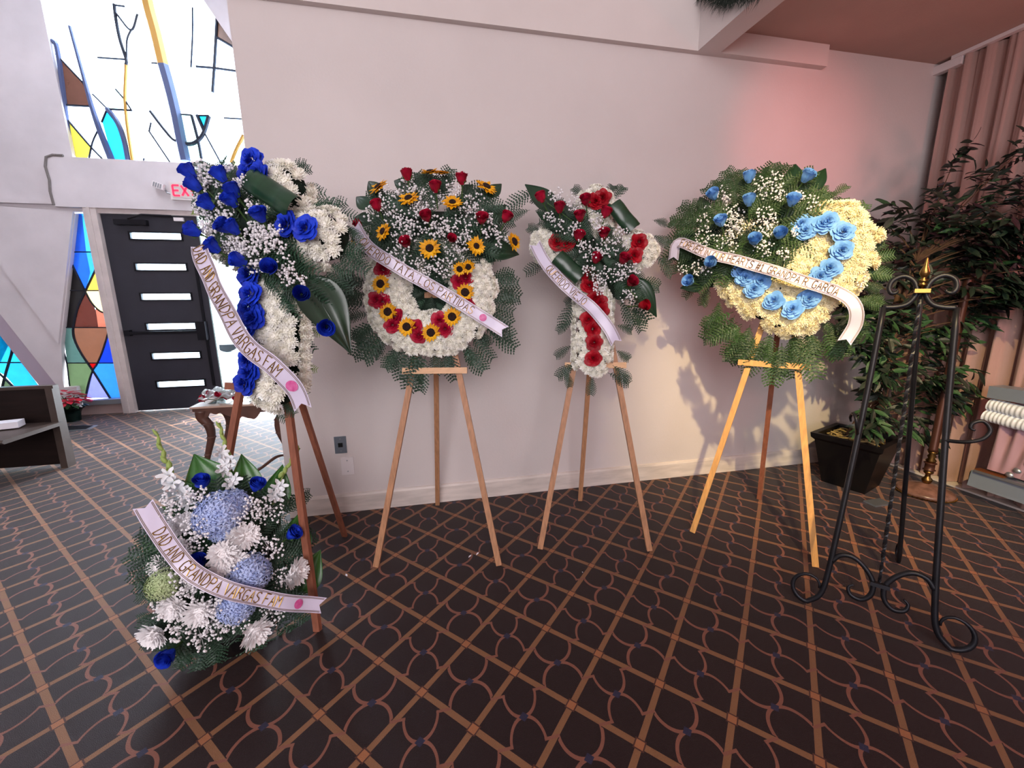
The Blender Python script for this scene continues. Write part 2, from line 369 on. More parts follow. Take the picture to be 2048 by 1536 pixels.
build(poly_prism([(-60, 548), (0, 627), (114, 771), (140, 806), (140, 834), (70, 834), (95, 793), (78, 771), (0, 671), (-60, 596)], YE+.0, .10), 'trim_7', mat('shaded_reveal', '#a89aa8', .7), label='diagonal strut beside the cyan window, its mauve shade painted in', **S)  # darker mauve puts the shade of the reveal into its colour
build(MB().bb(-6.5, -4.2, YE-.01, YE+.12, 0, .36), 'wall_entrance_low', M['wall2'], **S)
build(MB().bb(-4.32, -3.72, YE-.02, YE+.12, 0, .125), 'trim_8', mat('pinkish_plinth', '#b49c98', .7), **S)
build(MB().bb(-4.32, -3.72, YE-.05, YE+.12, .125, .185), 'trim_9', mat('grey_sill', '#7e8086', .5), **S)
# vertical crack / expansion joint at the lintel end
jt = MB()
jt.tube([(-3.985, YE-.075, 2.46), (-3.99, YE-.078, 2.6), (-3.975, YE-.076, 2.72), (-3.985, YE-.078, 2.86), (-3.96, YE-.075, 2.96), (-3.90, YE-.072, 2.985), (-3.8, YE-.072, 2.985)], .014, 6)
build(jt, 'trim_10', mat('dark_joint', '#77716f', .9, bump=1), label='rough vertical joint at the lintel end', **S)

# door frame, door, open doorway
fr = MB(); fr.bb(-3.73, -3.60, YE-.06, YE+.12, 0, 2.45); fr.bb(-3.60, -1.45, YE-.03, YE+.12, 2.395, 2.45)
build(fr, 'trim_11', M['dframe'], label='cream door frame', **S)
fr = MB(); fr.bb(-3.685, -3.655, YE-.075, YE-.06, 0, 2.45)
build(fr, 'trim_12', M['dframe'], **S)
door = link('door_1', None, None, (-3.60, YE+.03, 0), kind='structure', label='dark panel door with six narrow slot windows')
slots = [2.155, 1.795, 1.44, 1.075, .705, .34]; sh = .036
dm = MB(); X0, X1, SX0, SX1 = -3.598, -2.602, -3.33, -2.80
dm.bb(X0, SX0, YE+.0, YE+.045, .012, 2.392); dm.bb(SX1, X1, YE+.0, YE+.045, .012, 2.392)
zs = [2.392]+[z for s_ in slots for z in (s_+sh, s_-sh)]+[.012]
for k in range(0, len(zs), 2): dm.bb(SX0, SX1, YE, YE+.045, zs[k+1], zs[k])
build(dm, 'door_leaf', M['doorp'], door)
for s_ in slots:
    b = MB()
    for x0, x1, z0, z1 in ((SX0-.02, SX1+.02, s_+sh, s_+sh+.015), (SX0-.02, SX1+.02, s_-sh-.015, s_-sh), (SX0-.02, SX0, s_-sh, s_+sh), (SX1, SX1+.02, s_-sh, s_+sh)): b.bb(x0, x1, YE-.012, YE, z0, z1)
    f = build(b, 'slot_frame', M['doormetal'], door)
    build(MB().bb(SX0, SX1, YE+.018, YE+.024, s_-sh, s_+sh), 'pane', glass('slot_glass', '#f2fbff') if 'slot_glass' not in bpy.data.materials else bpy.data.materials['slot_glass'], f)
ph = MB(); ph.bb(-3.52, -2.74, YE-.07, YE-.035, .985, 1.02); ph.bb(-2.76, -2.66, YE-.085, YE, .90, 1.13); ph.bb(-3.56, -3.50, YE-.06, YE, .97, 1.04)
build(ph, 'panic_bar', M['doormetal'], door, label='dark push bar')
ph = MB(); ph.bb(-2.70, -2.675, YE-.03, YE, 1.13, 2.0); ph.bb(-2.71, -2.665, YE-.035, YE, 1.98, 2.03); ph.bb(-2.70, -2.675, YE-.03, YE, .3, .90)
build(ph, 'latch_rod', M['doormetal'], door)
ph = MB(); ph.bb(-3.45, -3.12, YE-.06, YE, 2.27, 2.33); ph.tube([(-3.3, YE-.05, 2.34), (-3.1, YE-.16, 2.37), (-2.86, YE-.03, 2.385)], .012, 6)
build(ph, 'door_closer', M['doormetal'], door)
build(MB().bb(-2.84, -2.74, YE-.03, YE, 2.33, 2.37), 'white_catch', M['white'], door, label='small white catch')
build(MB().bb(X1-.002, X1+.012, YE-.004, YE+.05, .012, 2.39), 'edge_strip', mat('pale_edge', '#b9d8d8', .3, .3), door)

# stained glass beside the door
def stained(name, ypl, panes, border, lines, kind_label, lead=.010):
    w = link(name, None, None, (onY(*border[0], ypl).x, ypl, onY(*border[0], ypl).z), kind='structure', label=kind_label)
    cache = {}
    for colr, pts in panes:
        if colr not in cache: cache[colr] = glass('stained_'+colr.strip('#'), colr)
        pl = [onY(px, py, ypl) for px, py in pts]
        build(MB().prism(pl, (0, .005, 0)), 'pane', cache[colr], w)
    for ln in lines:
        pts, r, mt = ln[0], ln[1], ln[2] if len(ln) > 2 else 'lead'
        pp = [onY(px, py, ypl)+Vector((0, -.004, 0)) for px, py in pts]
        if len(pp) > 2: pp = catmull(pp, (len(pp)-1)*6)
        build(MB().tube(pp, r if not hasattr(r, '__len__') else list(np.linspace(r[0], r[1], len(pp))), 6, flat=1), 'lead_came', M[mt], w)
    return w
panes = [('#1a7ad4', [(150, 427), (163, 427), (172, 504), (145, 504)]), ('#58c8f0', [(163, 427), (177, 427), (191, 504), (172, 504)]),
 ('#1484dc', [(145, 504), (172, 504), (180, 545), (171, 581), (143, 528)]), ('#48b8f0', [(172, 504), (191, 504), (195, 530), (171, 581), (180, 545)]),
 ('#1c2026', [(143, 528), (171, 581), (137, 581)]), ('#20242a', [(137, 581), (171, 581), (158, 612), (149, 654), (130, 654)]),
 ('#f6d060', [(195, 530), (206, 581), (171, 581)]), ('#f4dfae', [(171, 581), (206, 581), (215, 627), (200, 622), (184, 606)]),
 ('#8a5446', [(171, 588), (184, 606), (191, 620), (196, 654), (149, 654), (158, 612)]), ('#d0907a', [(191, 617), (200, 622), (215, 627), (219, 654), (196, 654)]),
 ('#a8806a', [(148, 655), (219, 655), (197, 726), (178, 726), (158, 700), (150, 675)]), ('#7a9690', [(126, 655), (148, 655), (150, 675), (158, 700), (178, 726), (134, 726)]),
 ('#8fa080', [(134, 726), (178, 726), (186, 741), (173, 796), (141, 796)]), ('#d01020', [(178, 726), (197, 726), (186, 741)]),
 ('#1c62e0', [(219, 655), (236, 726), (197, 726)]), ('#4aa4ea', [(197, 726), (236, 726), (249, 796), (222, 796), (186, 741)]),
 ('#a4a6e8', [(186, 741), (222, 796), (172, 796)])]
lines = [([(143, 504), (192, 504)], .007), ([(136, 581), (207, 581)], .007), ([(128, 655), (220, 655)], .007), ([(133, 726), (237, 726)], .007),
 ([(143, 526), (171, 583)], .012), ([(196, 530), (171, 583)], .012), ([(171, 583), (156, 616), (147, 655), (150, 680), (165, 710), (186, 741), (222, 798)], .013),
 ([(171, 583), (184, 606), (200, 622), (215, 627)], .010), ([(219, 658), (207, 698), (195, 727), (186, 741), (177, 768), (171, 798)], .011), ([(124, 690), (134, 726), (142, 796)], .008)]
stained('window_1', YE+.05, panes, [(150, 427)], lines, 'tall narrow stained glass beside the door')
panes = [('#30e0f0', [(-80, 500), (0, 628), (25, 672), (0, 725), (-80, 725)]), ('#20d0f0', [(25, 672), (42, 726), (17, 726)]), ('#18c8f0', [(0, 671), (25, 702), (17, 725), (-40, 725)]),
 ('#18c0ea', [(17, 725), (42, 724), (82, 778), (34, 778), (11, 752)]), ('#e0e8d0', [(-60, 735), (0, 745), (10, 754), (4, 778), (-60, 778)]), ('#8a9a80', [(10, 754), (34, 778), (4, 778)]), ('#30c8e8', [(-60, 725), (17, 725), (11, 752), (0, 745), (-60, 735)])]
lines = [([(-20, 725), (42, 725)], .008), ([(26, 700), (10, 754), (4, 780)], .014), ([(-10, 738), (34, 780)], .012)]
stained('window_2', YE+.05, panes, [(0, 628)], lines, 'cyan stained glass corner behind the pew')
# big upper window
up = [('#eef6ff', [(60, -380), (250, -380), (250, 0), (250, 323), (142, 314), (104, 60), (80, -120)]), ('#f4f9ff', [(250, -380), (360, -380), (360, 327), (250, 322)]), ('#eaf4ff', [(360, -380), (640, -300), (640, 350), (360, 327)])]
upc = [('#d8a088', [(117, 112), (168, 170), (182, 213), (130, 210)]), ('#f2e05a', [(134, 238), (181, 295), (175, 316), (143, 314)]), ('#30c8f0', [(205, 246), (215, 218), (238, 252), (250, 285), (256, 322), (225, 320)]),
 ('#20c4dc', [(394, 231), (418, 231), (408, 261)]), ('#e8b090', [(435, 35), (464, 66), (468, 94), (434, 75)]), ('#d8ecdc', [(352, 228), (384, 230), (396, 282), (372, 288), (358, 282)]), ('#cfe8d8', [(372, 289), (396, 284), (402, 318), (371, 314)]),
 ('#dff0e0', [(216, 218), (252, 220), (250, 195), (230, 180)]), ('#f6eec0', [(252, 222), (264, 320), (256, 320), (250, 285), (246, 262)]), ('#f8f0b0', [(490, 268), (478, 300), (464, 330), (500, 335)])]
ul = [([(139, 52), (172, 172), (184, 215), (200, 262), (223, 320)], (.016, .038), 'mullion'), ([(290, -60), (294, 0), (312, 70), (326, 130)], .034, 'mullion2'), ([(326, 130), (340, 180), (352, 230), (362, 280), (371, 322)], .034, 'mullion'),
 ([(112, 108), (172, 172)], .006), ([(130, 210), (183, 213)], .007), ([(133, 237), (181, 293), (205, 318)], .007), ([(197, 258), (185, 285), (178, 318)], .005), ([(185, 188), (214, 217)], .005),
 ([(214, 217), (235, 245), (248, 280), (256, 320)], .016, 'mullion'), ([(214, 218), (264, 221)], .007), ([(214, 218), (203, 245)], .005), ([(250, 200), (264, 222)], .006), ([(231, 178), (250, 200)], .006),
 ([(228, 8), (232, 40), (240, 80), (252, 118), (252, 130)], .010), ([(228, 10), (250, 13)], .006), ([(232, 26), (262, 60), (275, 28)], .007), ([(262, 60), (254, 80), (253, 118)], .006), ([(195, 115), (253, 119)], .006), ([(252, 130), (250, 200), (256, 260), (265, 321)], .010, 'mullion2'),
 ([(300, 222), (325, 255), (345, 278), (357, 283)], .010), ([(357, 284), (380, 288), (396, 281), (408, 264), (418, 232)], .014), ([(352, 228), (383, 230)], .005), ([(383, 230), (396, 280), (403, 318)], .010), ([(394, 230), (408, 262)], .012),
 ([(394, 231), (418, 231)], .004), ([(408, 264), (445, 332)], .006), ([(298, 262), (341, 326)], .006), ([(302, 245), (298, 264)], .006), ([(385, 15), (385, 70), (382, 135)], .006), ([(434, 30), (430, 110), (425, 185)], .010), ([(392, 133), (428, 136), (472, 142)], .008),
 ([(434, 75), (468, 95)], .008), ([(448, 236), (486, 238)], .005), ([(487, 270), (472, 300), (462, 326)], .012, 'mullion2'), ([(303, 126), (330, 127)], .005), ([(288, 316), (287, 324)], .005), ([(104, 80), (117, 112), (142, 314)], .014, 'mullion')]
w3 = stained('window_3', YE+.07, up, [(142, 314)], [], 'tall stained glass window over the door')
for c_, pts in upc:
    build(MB().prism([onY(px, py, YE+.055) for px, py in pts], (0, .005, 0)), 'pane', glass('stained_u'+c_.strip('#'), c_), w3)
for ln in ul:
    pts, r, mt = ln[0], ln[1], ln[2] if len(ln) > 2 else 'lead'
    pp = [onY(px, py, YE+.045) for px, py in pts]
    if len(pp) > 2: pp = catmull(pp, (len(pp)-1)*6)
    build(MB().tube(pp, list(np.linspace(r[0], r[1], len(pp))) if hasattr(r, '__len__') else max(.010, r*1.7), 6), 'lead_came', M[mt], w3)

# ------------------------------------------------------------------ outside
build(MB().bb(-20, 12, 6.25, 40, -.14, -.04), 'ground', M['asph'], kind='structure', label='sunlit pavement outside the door')
car = thing('parked_car', 'white parked car seen through the open doorway', 'car', (-4.0, 12.5, -.04))
cb = MB(); pr = [(-2.1, .35), (-2.15, .7), (-1.9, .88), (-1.2, .95), (-.6, 1.38), (.7, 1.42), (1.35, 1.0), (2.0, .92), (2.15, .6), (2.1, .33)]
cb.prism([(-4.0+x, 11.7, z-.04) for x, z in pr], (0, 1.6, 0)); build(cb, 'body', M['carw'], car)
cg = MB(); cg.prism([(-4.0+x, 11.68, z-.04) for x, z in [(-1.1, .97), (-.58, 1.32), (.62, 1.35), (1.15, 1.0)]], (0, 1.64, 0)); build(cg, 'window_glass', M['carg'], car)
for sx in (-1.35, 1.35):
    for yy in (11.68, 13.12):
        t = MB(); t.tube([(-4.0+sx, yy, .29), (-4.0+sx, yy+.2, .29)], .33, 16); build(t, 'wheel', M['tyre'], car)
bd = thing('street_building', 'pale building across the car park', 'building', (-6.0, 22, -.04))
build(MB().bb(-10, -1, 21, 25, -.04, 1.9), 'wall', M['bldg'], bd); build(MB().bb(-10.2, -.8, 20.8, 25.2, 1.9, 2.1), 'roof', M['alu'], bd)
hb = MB(); hb.grid(lambda a, b: (-6.6+2.4*a, 16.0+.6*math.sin(PI*b)*-1, -.04+1.5*b+.12*math.sin(a*23)*b), 24, 8)
hb.grid(lambda a, b: (-6.6+2.4*a, 16.0+.8*b, 1.46+.12*math.sin(a*23)), 24, 3)
o = build(hb, 'hedge', M['hedge'], None, label='green hedge beyond the parked car', cat='hedge')

# ------------------------------------------------------------------ flower and leaf prototypes
def petal_patch(mb, phi, w, r0, r1, z0, z1, curl, cup=1.0, n=4, tip=.25, wave=.0, rr=R):
    """one petal: angle phi, half-width w (rad or length if flat), radius r0->r1, height z0->z1"""
    k1, k2 = rr.random()*6, rr.random()*6
    def fn(a, b):
        s_ = 2*a-1; t = b
        shape = math.sin(min(1, .18+t*.95)*PI*.62)          # widens to the top
        t2 = t*(1-tip*abs(s_)**2.2)
        ang = phi+s_*w*shape
        r = r0+(r1-r0)*(t2**1.3)+curl*max(0, t2-.6)**2*6-cup*.006*(s_*s_)*t
        z = z0+(z1-z0)*(t2**.8)-abs(curl)*max(0, t2-.75)**2*5
        z += wave*math.sin(s_*4+k1)*t; r += wave*math.sin(s_*3+k2)*t
        return (r*math.cos(ang), r*math.sin(ang), z)
    mb.grid(fn, n, n)
def make_bud(name, m, seed, L=.056, Rr=.024, opening=.25):
    rr = random.Random(seed); mb = MB()
    for k, (n, sc) in enumerate(((2, .30), (3, .52), (4, .74), (4, .90), (5, 1.0))):
        off = rr.random()*6; hz = L*(1.0-.035*k)
        for i in range(n):
            ph = off+i*2*PI/n+rr.uniform(-.15, .15); hw = PI/n*1.35+.12; fl = (.10+.22*opening*k/2)*rr.uniform(.7, 1.3); hh = hz*rr.uniform(.94, 1.04)
            def fn(a, b):
                s_ = 2*a-1; t = b; edge = 1-.16*abs(s_)**3
                rad = Rr*sc*(.45+.62*math.sin(min(1, t*1.15)*PI*.5)-.16*max(0, t-.55))+Rr*fl*max(0, t-.72)**1.5*6
                rad *= 1+.06*s_*(1 if k % 2 else -1)
                return (rad*math.cos(ph+s_*hw), rad*math.sin(ph+s_*hw), hh*t*edge-.016-(Rr*fl*.5*max(0, t-.8)*3))
            mb.grid(fn, 5, 5)
    return mb.data(name, m, True)
def make_open(name, m, seed, Rr=.047):
    rr = random.Random(seed); mb = MB()
    for n, r0, r1, z0, z1, w, cu in ((5, .30, 1.02, .0, .12, .80, .10), (5, .26, .86, .08, .30, .84, .08), (5, .2, .62, .14, .46, .86, .03), (4, .14, .40, .2, .58, 1.0, .0), (4, .08, .25, .2, .62, 1.1, .0), (3, .03, .13, .2, .60, 1.3, .0)):
        off = rr.random()*6
        for i in range(n):
            petal_patch(mb, off+i*2*PI/n+rr.uniform(-.12, .12), w*PI/n*1.6, Rr*r0, Rr*r1*rr.uniform(.92, 1.06), Rr*z0, Rr*z1*rr.uniform(.9, 1.1), Rr*cu*.4, cup=.4, n=5, tip=.16, wave=.003, rr=rr)
    return mb.data(name, m, True)
def sepals(name, L=.10):
    mb = MB()
    for i in range(5):
        a = i*2*PI/5
        mb.add([(.006*math.cos(a-.6), .006*math.sin(a-.6), -.014), (.006*math.cos(a+.6), .006*math.sin(a+.6), -.014), (.021*math.cos(a), .021*math.sin(a), .006), (.026*math.cos(a), .026*math.sin(a), -.006)], [(0, 1, 2), (0, 2, 3)])
    mb.tube([(0, 0, -.012), (0, 0, -.03), (.004, 0, -L)], [.007, .003, .003], 6)
    return mb.data(name, M['stem'])
def make_mum(name, m, seed, n=60, Rr=.031, lay=5, L=1.0, wd=.0045, core='#c9c79a'):
    rr = random.Random(seed); mb = MB()
    for k in range(n):
        f = (k+.5)/n; th = math.acos(1-f*1.25) if 1-f*1.25 > -1 else PI   # polar angle from +Z
        a = k*2.39996+rr.uniform(-.2, .2); th += rr.uniform(-.08, .08)
        d = Vector((math.sin(th)*math.cos(a), math.sin(th)*math.sin(a), math.cos(th)*.75))
        t = Vector((-math.sin(a), math.cos(a), 0)); ln = Rr*L*rr.uniform(.85, 1.1)*(.75+.35*f)
        inw = Vector((0, 0, .25*Rr*f))
        b = d*ln*.25; mid = d*ln*.7+inw*.6; tp = d*ln+inw*1.5
        w = wd*rr.uniform(.8, 1.2)
        mb.add([b-t*w*.5, b+t*w*.5, mid+t*w, tp+t*w*.35, tp-t*w*.35, mid-t*w], [(0, 1, 2, 5), (5, 2, 3, 4)])
    mb.lathe([(Rr*.3, -Rr*.35), (Rr*.62, -Rr*.15), (Rr*.55, Rr*.2), (Rr*.2, Rr*.4)], n=8)
    return mb.data(name, m)
def make_sunflower(seed, Rr=.036, cd=.4):
    rr = random.Random(seed); mb = MB()
    for ring, (n, z, q) in enumerate(((15, .0, 1.0), (13, .004, .86))):
        for i in range(n):
            a = (i+.5*ring)*2*PI/n+rr.uniform(-.1, .1); d = Vector((math.cos(a), math.sin(a), 0)); t = Vector((-d.y, d.x, 0))
            L = Rr*q*rr.uniform(.9, 1.1); w = .0062*Rr/.036; lift = rr.uniform(-.003, .007)
            mb.add([d*Rr*.3-t*w*.5+Vector((0, 0, z)), d*Rr*.3+t*w*.5+Vector((0, 0, z)), d*L*.65+t*w+Vector((0, 0, z+lift*.5)), d*L+Vector((0, 0, z+lift)), d*L*.65-t*w+Vector((0, 0, z+lift*.5)), d*L*.65+Vector((0, 0, z+lift*.5-.002))], [(0, 1, 2, 5), (0, 5, 4), (5, 2, 3), (4, 5, 3)])
    c = MB(); c.lathe([(Rr*cd, -.003), (Rr*cd, .004), (Rr*cd*.8, .008), (Rr*cd*.35, .009), (Rr*.05, .007)], n=12)
    return mb.data('sunflower_petals', M['yel']), c.data('flower_centre', M['sun'])
def make_fern(name, m, seed, L=.22, Wd=.075, n=10, curve=.04):
    rr = random.Random(seed); mb = MB(); sp = lambda t: Vector((0, L*t, -curve*t*t*2+curve*t))
    mb.tube([sp(t) for t in (0, .35, .7, 1)], [.0020, .0017, .0013, .0006], 4, caps=False)
    for i in range(n):
        t = .14+.84*i/(n-1); base = sp(t); w = Wd*math.sin(PI*min(1, (1-t)*.78+.20))*(1.0 if t > .2 else .85)
        for sd in (-1, 1):
            dr = Vector((sd*.84, .54, rr.uniform(-.22, .05))).normalized(); nn = Vector((-dr.y, dr.x, 0)).normalized()
            k = max(3, int(w/.015)); b = len(mb.v)
            # serrated pinna outline: alternating teeth and notches either side of the midrib
            for s2 in (1, -1):
                up_ = Vector((0, 0, -.0025))
                for j in range(k):
                    q0, q1 = j/k, (j+1)/k; hw0 = .0105*(1-q0*.75)*(.55+.45*w/Wd)
                    p0, p1 = base+dr*w*q0, base+dr*w*q1; tip_ = base+dr*w*(q0+.95/k)+nn*s2*hw0+up_+dr*rr.uniform(-.002, .004)+Vector((0, 0, rr.uniform(-.002, .002)))
                    mb.add([p0, p1, tip_, base+dr*w*(q0+.30/k)+nn*s2*hw0*.72+up_*.6], [(0, 1, 2, 3)])
    return mb.data(name, m)
def make_ti(name, m, L=.24, Wd=.075, bend=.05, fold=.012, tip=1.0):
    def fn(a, b):
        s_ = 2*a-1; w = Wd*.5*(math.sin(PI*min(1, b**.66))**1.05 if 0 < b < 1 else 0)+.0015
        return (s_*w, L*b, -bend*b*b+fold*abs(s_)*w/(Wd*.5)-.004*math.cos(s_*9))
    mb = MB().grid(fn, 8, 12); mb.tube([(0, -.05, -.002), (0, 0, -.002), (0, L*.5, -bend*.25-.003), (0, L*.95, -bend*.9-.002)], [.0028, .0025, .002, .0006], 5)
    return mb.data(name, m, True)
def make_roll(name, L=.15, r=.026):
    def fn(a, b):
        an = -PI*.85+a*PI*1.55; w = L*.5*(1-.10*abs(a-.5))
        return ((2*b-1)*w, r*math.sin(an)*1.25, r*math.cos(an)+.004*math.sin(b*9))
    mb = MB().grid(fn, 14, 6); return mb.data(name, M['tileaf'], True)
def make_hyd(name, m, seed, n=170, Rr=.055):
    rr = random.Random(seed); mb = MB()
    for k in range(n):
        f = (k+.5)/n; th = math.acos(1-f*1.1); a = k*2.39996
        d = Vector((math.sin(th)*math.cos(a), math.sin(th)*math.sin(a), math.cos(th)*.8)); p = d*Rr*rr.uniform(.9, 1.08)
        t1 = d.orthogonal().normalized(); t1 = (Matrix.Rotation(rr.random()*PI, 3, d) @ t1); t2 = d.cross(t1).normalized(); q = .0105*rr.uniform(.85, 1.15)
        for u_, v_ in ((t1, t2), (t2, -t1), (-t1, -t2), (-t2, t1)):
            mb.add([p, p+u_*q*.7+v_*q*.35+d*.001, p+u_*q*1.1+v_*q*.9+d*.003, p+v_*q*.7+u_*q*.1], [(0, 1, 2, 3)])
    mb.lathe([(Rr*.2, -Rr*.5), (Rr*.75, -Rr*.1), (Rr*.72, Rr*.3), (Rr*.3, Rr*.65)], n=10)
    return mb.data(name, m)
def make_trumpet(name, seed, Rr=.026):
    rr = random.Random(seed); mb = MB()
    for i in range(6):
        petal_patch(mb, i*PI/3+rr.uniform(-.1, .1), .62, .003, Rr*(1 if i % 2 else .85), -.02, .012, .006, cup=.3, n=4, tip=.35, wave=.004, rr=rr)
    return mb.data(name, M['glad'], True)
def ico():
    g = (1+5**.5)/2; v = [(-1, g, 0), (1, g, 0), (-1, -g, 0), (1, -g, 0), (0, -1, g), (0, 1, g), (0, -1, -g), (0, 1, -g), (g, 0, -1), (g, 0, 1), (-g, 0, -1), (-g, 0, 1)]
    f = [(0, 11, 5), (0, 5, 1), (0, 1, 7), (0, 7, 10), (0, 10, 11), (1, 5, 9), (5, 11, 4), (11, 10, 2), (10, 7, 6), (7, 1, 8), (3, 9, 4), (3, 4, 2), (3, 2, 6), (3, 6, 8), (3, 8, 9), (4, 9, 5), (2, 4, 11), (6, 2, 10), (8, 6, 7), (9, 8, 1)]
    return [Vector(p).normalized() for p in v], f
ICV, ICF = ico()
BUD = {c: [make_bud('rose_petals', M[c], 3+i, opening=.15+.25*i) for i in range(3)] for c in ('red', 'crimson', 'blue', 'lblue')}
OPEN = {c: [make_open('open_rose_petals', M[c], 30+i) for i in range(3)] for c in ('red', 'crimson', 'blue', 'lblue')}
SEP = sepals('sepals_and_stem')
MUM = {c: [make_mum('chrysanthemum', M[c], 50+i, n=80, Rr=.033, wd=.0036) for i in range(3)] for c in ('mum', 'mumc', 'mumw')}
BIGMUM = [make_mum('large_chrysanthemum', M['mumw'], 70+i, n=130, Rr=.055, wd=.0058) for i in range(2)]
SUNF = [make_sunflower(80+i, cd=.33+.06*i) for i in range(3)]
FERN = {c: [make_fern('fern_frond', M[c], 90+i, L=.20+.02*i, curve=.03+.02*i) for i in range(3)] for c in ('fern', 'fernl', 'fernw')}
TI = make_ti('broad_leaf', M['tileaf']); TIL = make_ti('broad_leaf', M['tileafl'], Wd=.10)
ROLLL = make_roll('rolled_leaf')
HYD = make_hyd('hydrangea', M['hyd'], 5); HYDG = make_hyd('hydrangea', M['hydg'], 6, n=110)
TRUMP = [make_trumpet('gladiolus_floret', 7+i) for i in range(2)]

# ------------------------------------------------------------------ writing
GL = {'A': ['0,0 3,9 6,0', '1,3.4 5,3.4'], 'B': ['0,0 0,9 4,9 5,8 5,6 4,5 0,5', '4,5 5.5,4 5.5,1 4,0 0,0'], 'C': ['6,8 4,9 1,8.5 0,5 1,.6 4,0 6,1.2'], 'D': ['0,0 0,9 3,8.6 5.6,6 5.6,3 3,.3 0,0'],
 'E': ['5.5,9 0,9 0,0 5.5,0', '0,4.7 4.4,4.7'], 'F': ['5.8,9 0,9 0,0', '0,4.8 4.4,4.8'], 'G': ['6,8 4,9 1,8.4 0,5 1,.6 4,0 6,1 6,4 3.6,4'], 'H': ['0,0 0,9', '5.5,0 5.5,9', '0,4.6 5.5,4.6'], 'I': ['0,0 0,9'],
 'J': ['5,9 5,2 4,.2 1.4,0 0,2'], 'L': ['0,9 0,0 5,0'], 'M': ['0,0 0,9 3.2,4.5 6.4,9 6.4,0'], 'N': ['0,0 0,9 5.6,0 5.6,9'], 'O': ['3,9 .5,7.4 0,4.5 .6,1.2 3,0 5.6,1.4 6,4.5 5.4,7.6 3,9'], 'P': ['0,0 0,9 4,9 5.5,7.8 5.5,5.8 4,4.6 0,4.6'],
 'Q': ['3,9 .5,7.4 0,4.5 .6,1.2 3,0 5.6,1.4 6,4.5 5.4,7.6 3,9', '3.6,2.6 6.4,-.8'], 'R': ['0,0 0,9 4,9 5.5,7.8 5.5,5.8 4,4.6 0,4.6', '3,4.6 5.8,0'], 'S': ['5.6,8 3.6,9 .8,8.4 .4,6 2.6,4.8 5,4 5.6,2 4,.2 1.4,0 0,1.4'],
 'T': ['0,9 6,9', '3,9 3,0'], 'U': ['0,9 .2,2 2,0 4.4,.2 5.6,2.2 5.6,9'], 'V': ['0,9 3,0 6,9'], '1': ['0,7 2,9 2,0', '0,0 4,0'], '#': ['1,0 2,9', '4,0 5,9', '0,6 6.4,6', '-.2,3 6,3'], ',': ['1,1.2 0,-1.6'], '.': ['0,0 .6,.6']}
def ribbon(E_, pts, width, parent, text, t0, t1, n=44, seal=None, label=None, hgt=.62, sides=None, wav=.004, flip=1):
    """pts: world centre points; width vector in the frame plane; text laid along parameter t0..t1"""
    cl = catmull(pts, n); Nv = E_['N']; cum = [0]
    for i in range(n): cum.append(cum[-1]+(cl[i+1]-cl[i]).length)
    def fr(s_):
        s_ = max(0, min(cum[-1]-1e-6, s_))
        i = max(k for k in range(n) if cum[k] <= s_); f = (s_-cum[i])/(cum[i+1]-cum[i])
        tg = (cl[min(i+2, n)]-cl[max(i-1, 0)]).normalized(); sd = Nv.cross(tg).normalized()*flip
        return cl[i].lerp(cl[i+1], f), sd, tg, (tg.cross(sd)*(-flip)).normalized() if False else sd.cross(tg).normalized()
    def pt(s_, v, lift=0):
        p, sd, tg, nn = fr(s_)
        if nn.dot(Nv) < 0: nn = -nn
        return p+sd*v*width+nn*(lift+wav*math.sin(s_*31)+wav*.6*math.cos(v*3+s_*20))
    Lr = cum[-1]; q = MB(); nl = n*2
    # V-cut swallowtail ends
    def fn(a, b):
        v = b-.5; s_ = a*Lr; cut = width*.33
        e = cut*(1-abs(v)*2)
        s_ = e+(Lr-2*e)*a
        return pt(s_, v)
    q.grid(fn, nl, 6); rb = build(q, 'ribbon', M['rib'], parent, smooth=True, label=label)
    g = MB()
    for v in (-.43, -.37, .37, .43):
        g.grid(lambda a, b: pt(.01+(Lr-.02)*a, v+(b-.5)*.028, .0012), nl, 1)
    build(g, 'gold_trim', M['goldl'], rb)
    tx = MB(); adv = 0; tot = sum((8.2 if c == 'M' else 2.6 if c in 'I.,' else 4.0 if c == ' ' else 7.8) for c in text)
    k = (t1-t0)*Lr/tot; hh = width*hgt/9; rr = random.Random(len(text))
    for c in text:
        wv = 8.2 if c == 'M' else 2.6 if c in 'I.,' else 4.0 if c == ' ' else 7.8
        jz = rr.uniform(-.25, .25)
        for st in GL.get(c, []):
            pp = [tuple(map(float, z.split(','))) for z in st.split()]
            fine = []
            for (x0, y0), (x1, y1) in zip(pp, pp[1:]):
                for m_ in range(3): fine.append((x0+(x1-x0)*m_/3, y0+(y1-y0)*m_/3))
            fine.append(pp[-1])
            w3 = [pt(t0*Lr+(adv+x)*k, (y-4.5+jz)*hh/width*1.0, .003) for x, y in fine]
            tx.tube(w3, .0017, 5)
        adv += wv
    build(tx, 'lettering', M['gold'], rb, label='gold glitter letters')
    if seal is not None:
        sm = MB(); c0 = seal*Lr
        vs = [pt(c0, 0, .003)]+[pt(c0+width*.30*math.cos(a*PI/9), .30*math.sin(a*PI/9), .003) for a in range(18)]
        sm.add(vs, [(0, i+1, (i+1) % 18+1) for i in range(18)])
        vs = [pt(c0+width*.2*math.cos(a*PI/6)*(1+.25*(a % 2)), .2*math.sin(a*PI/6)*(1+.25*(a % 2)), .005) for a in range(12)]
        sm.add(vs, [tuple(range(12))])
        build(sm, 'seal', M['seal'], rb, label='round pink sticker')
    return rb

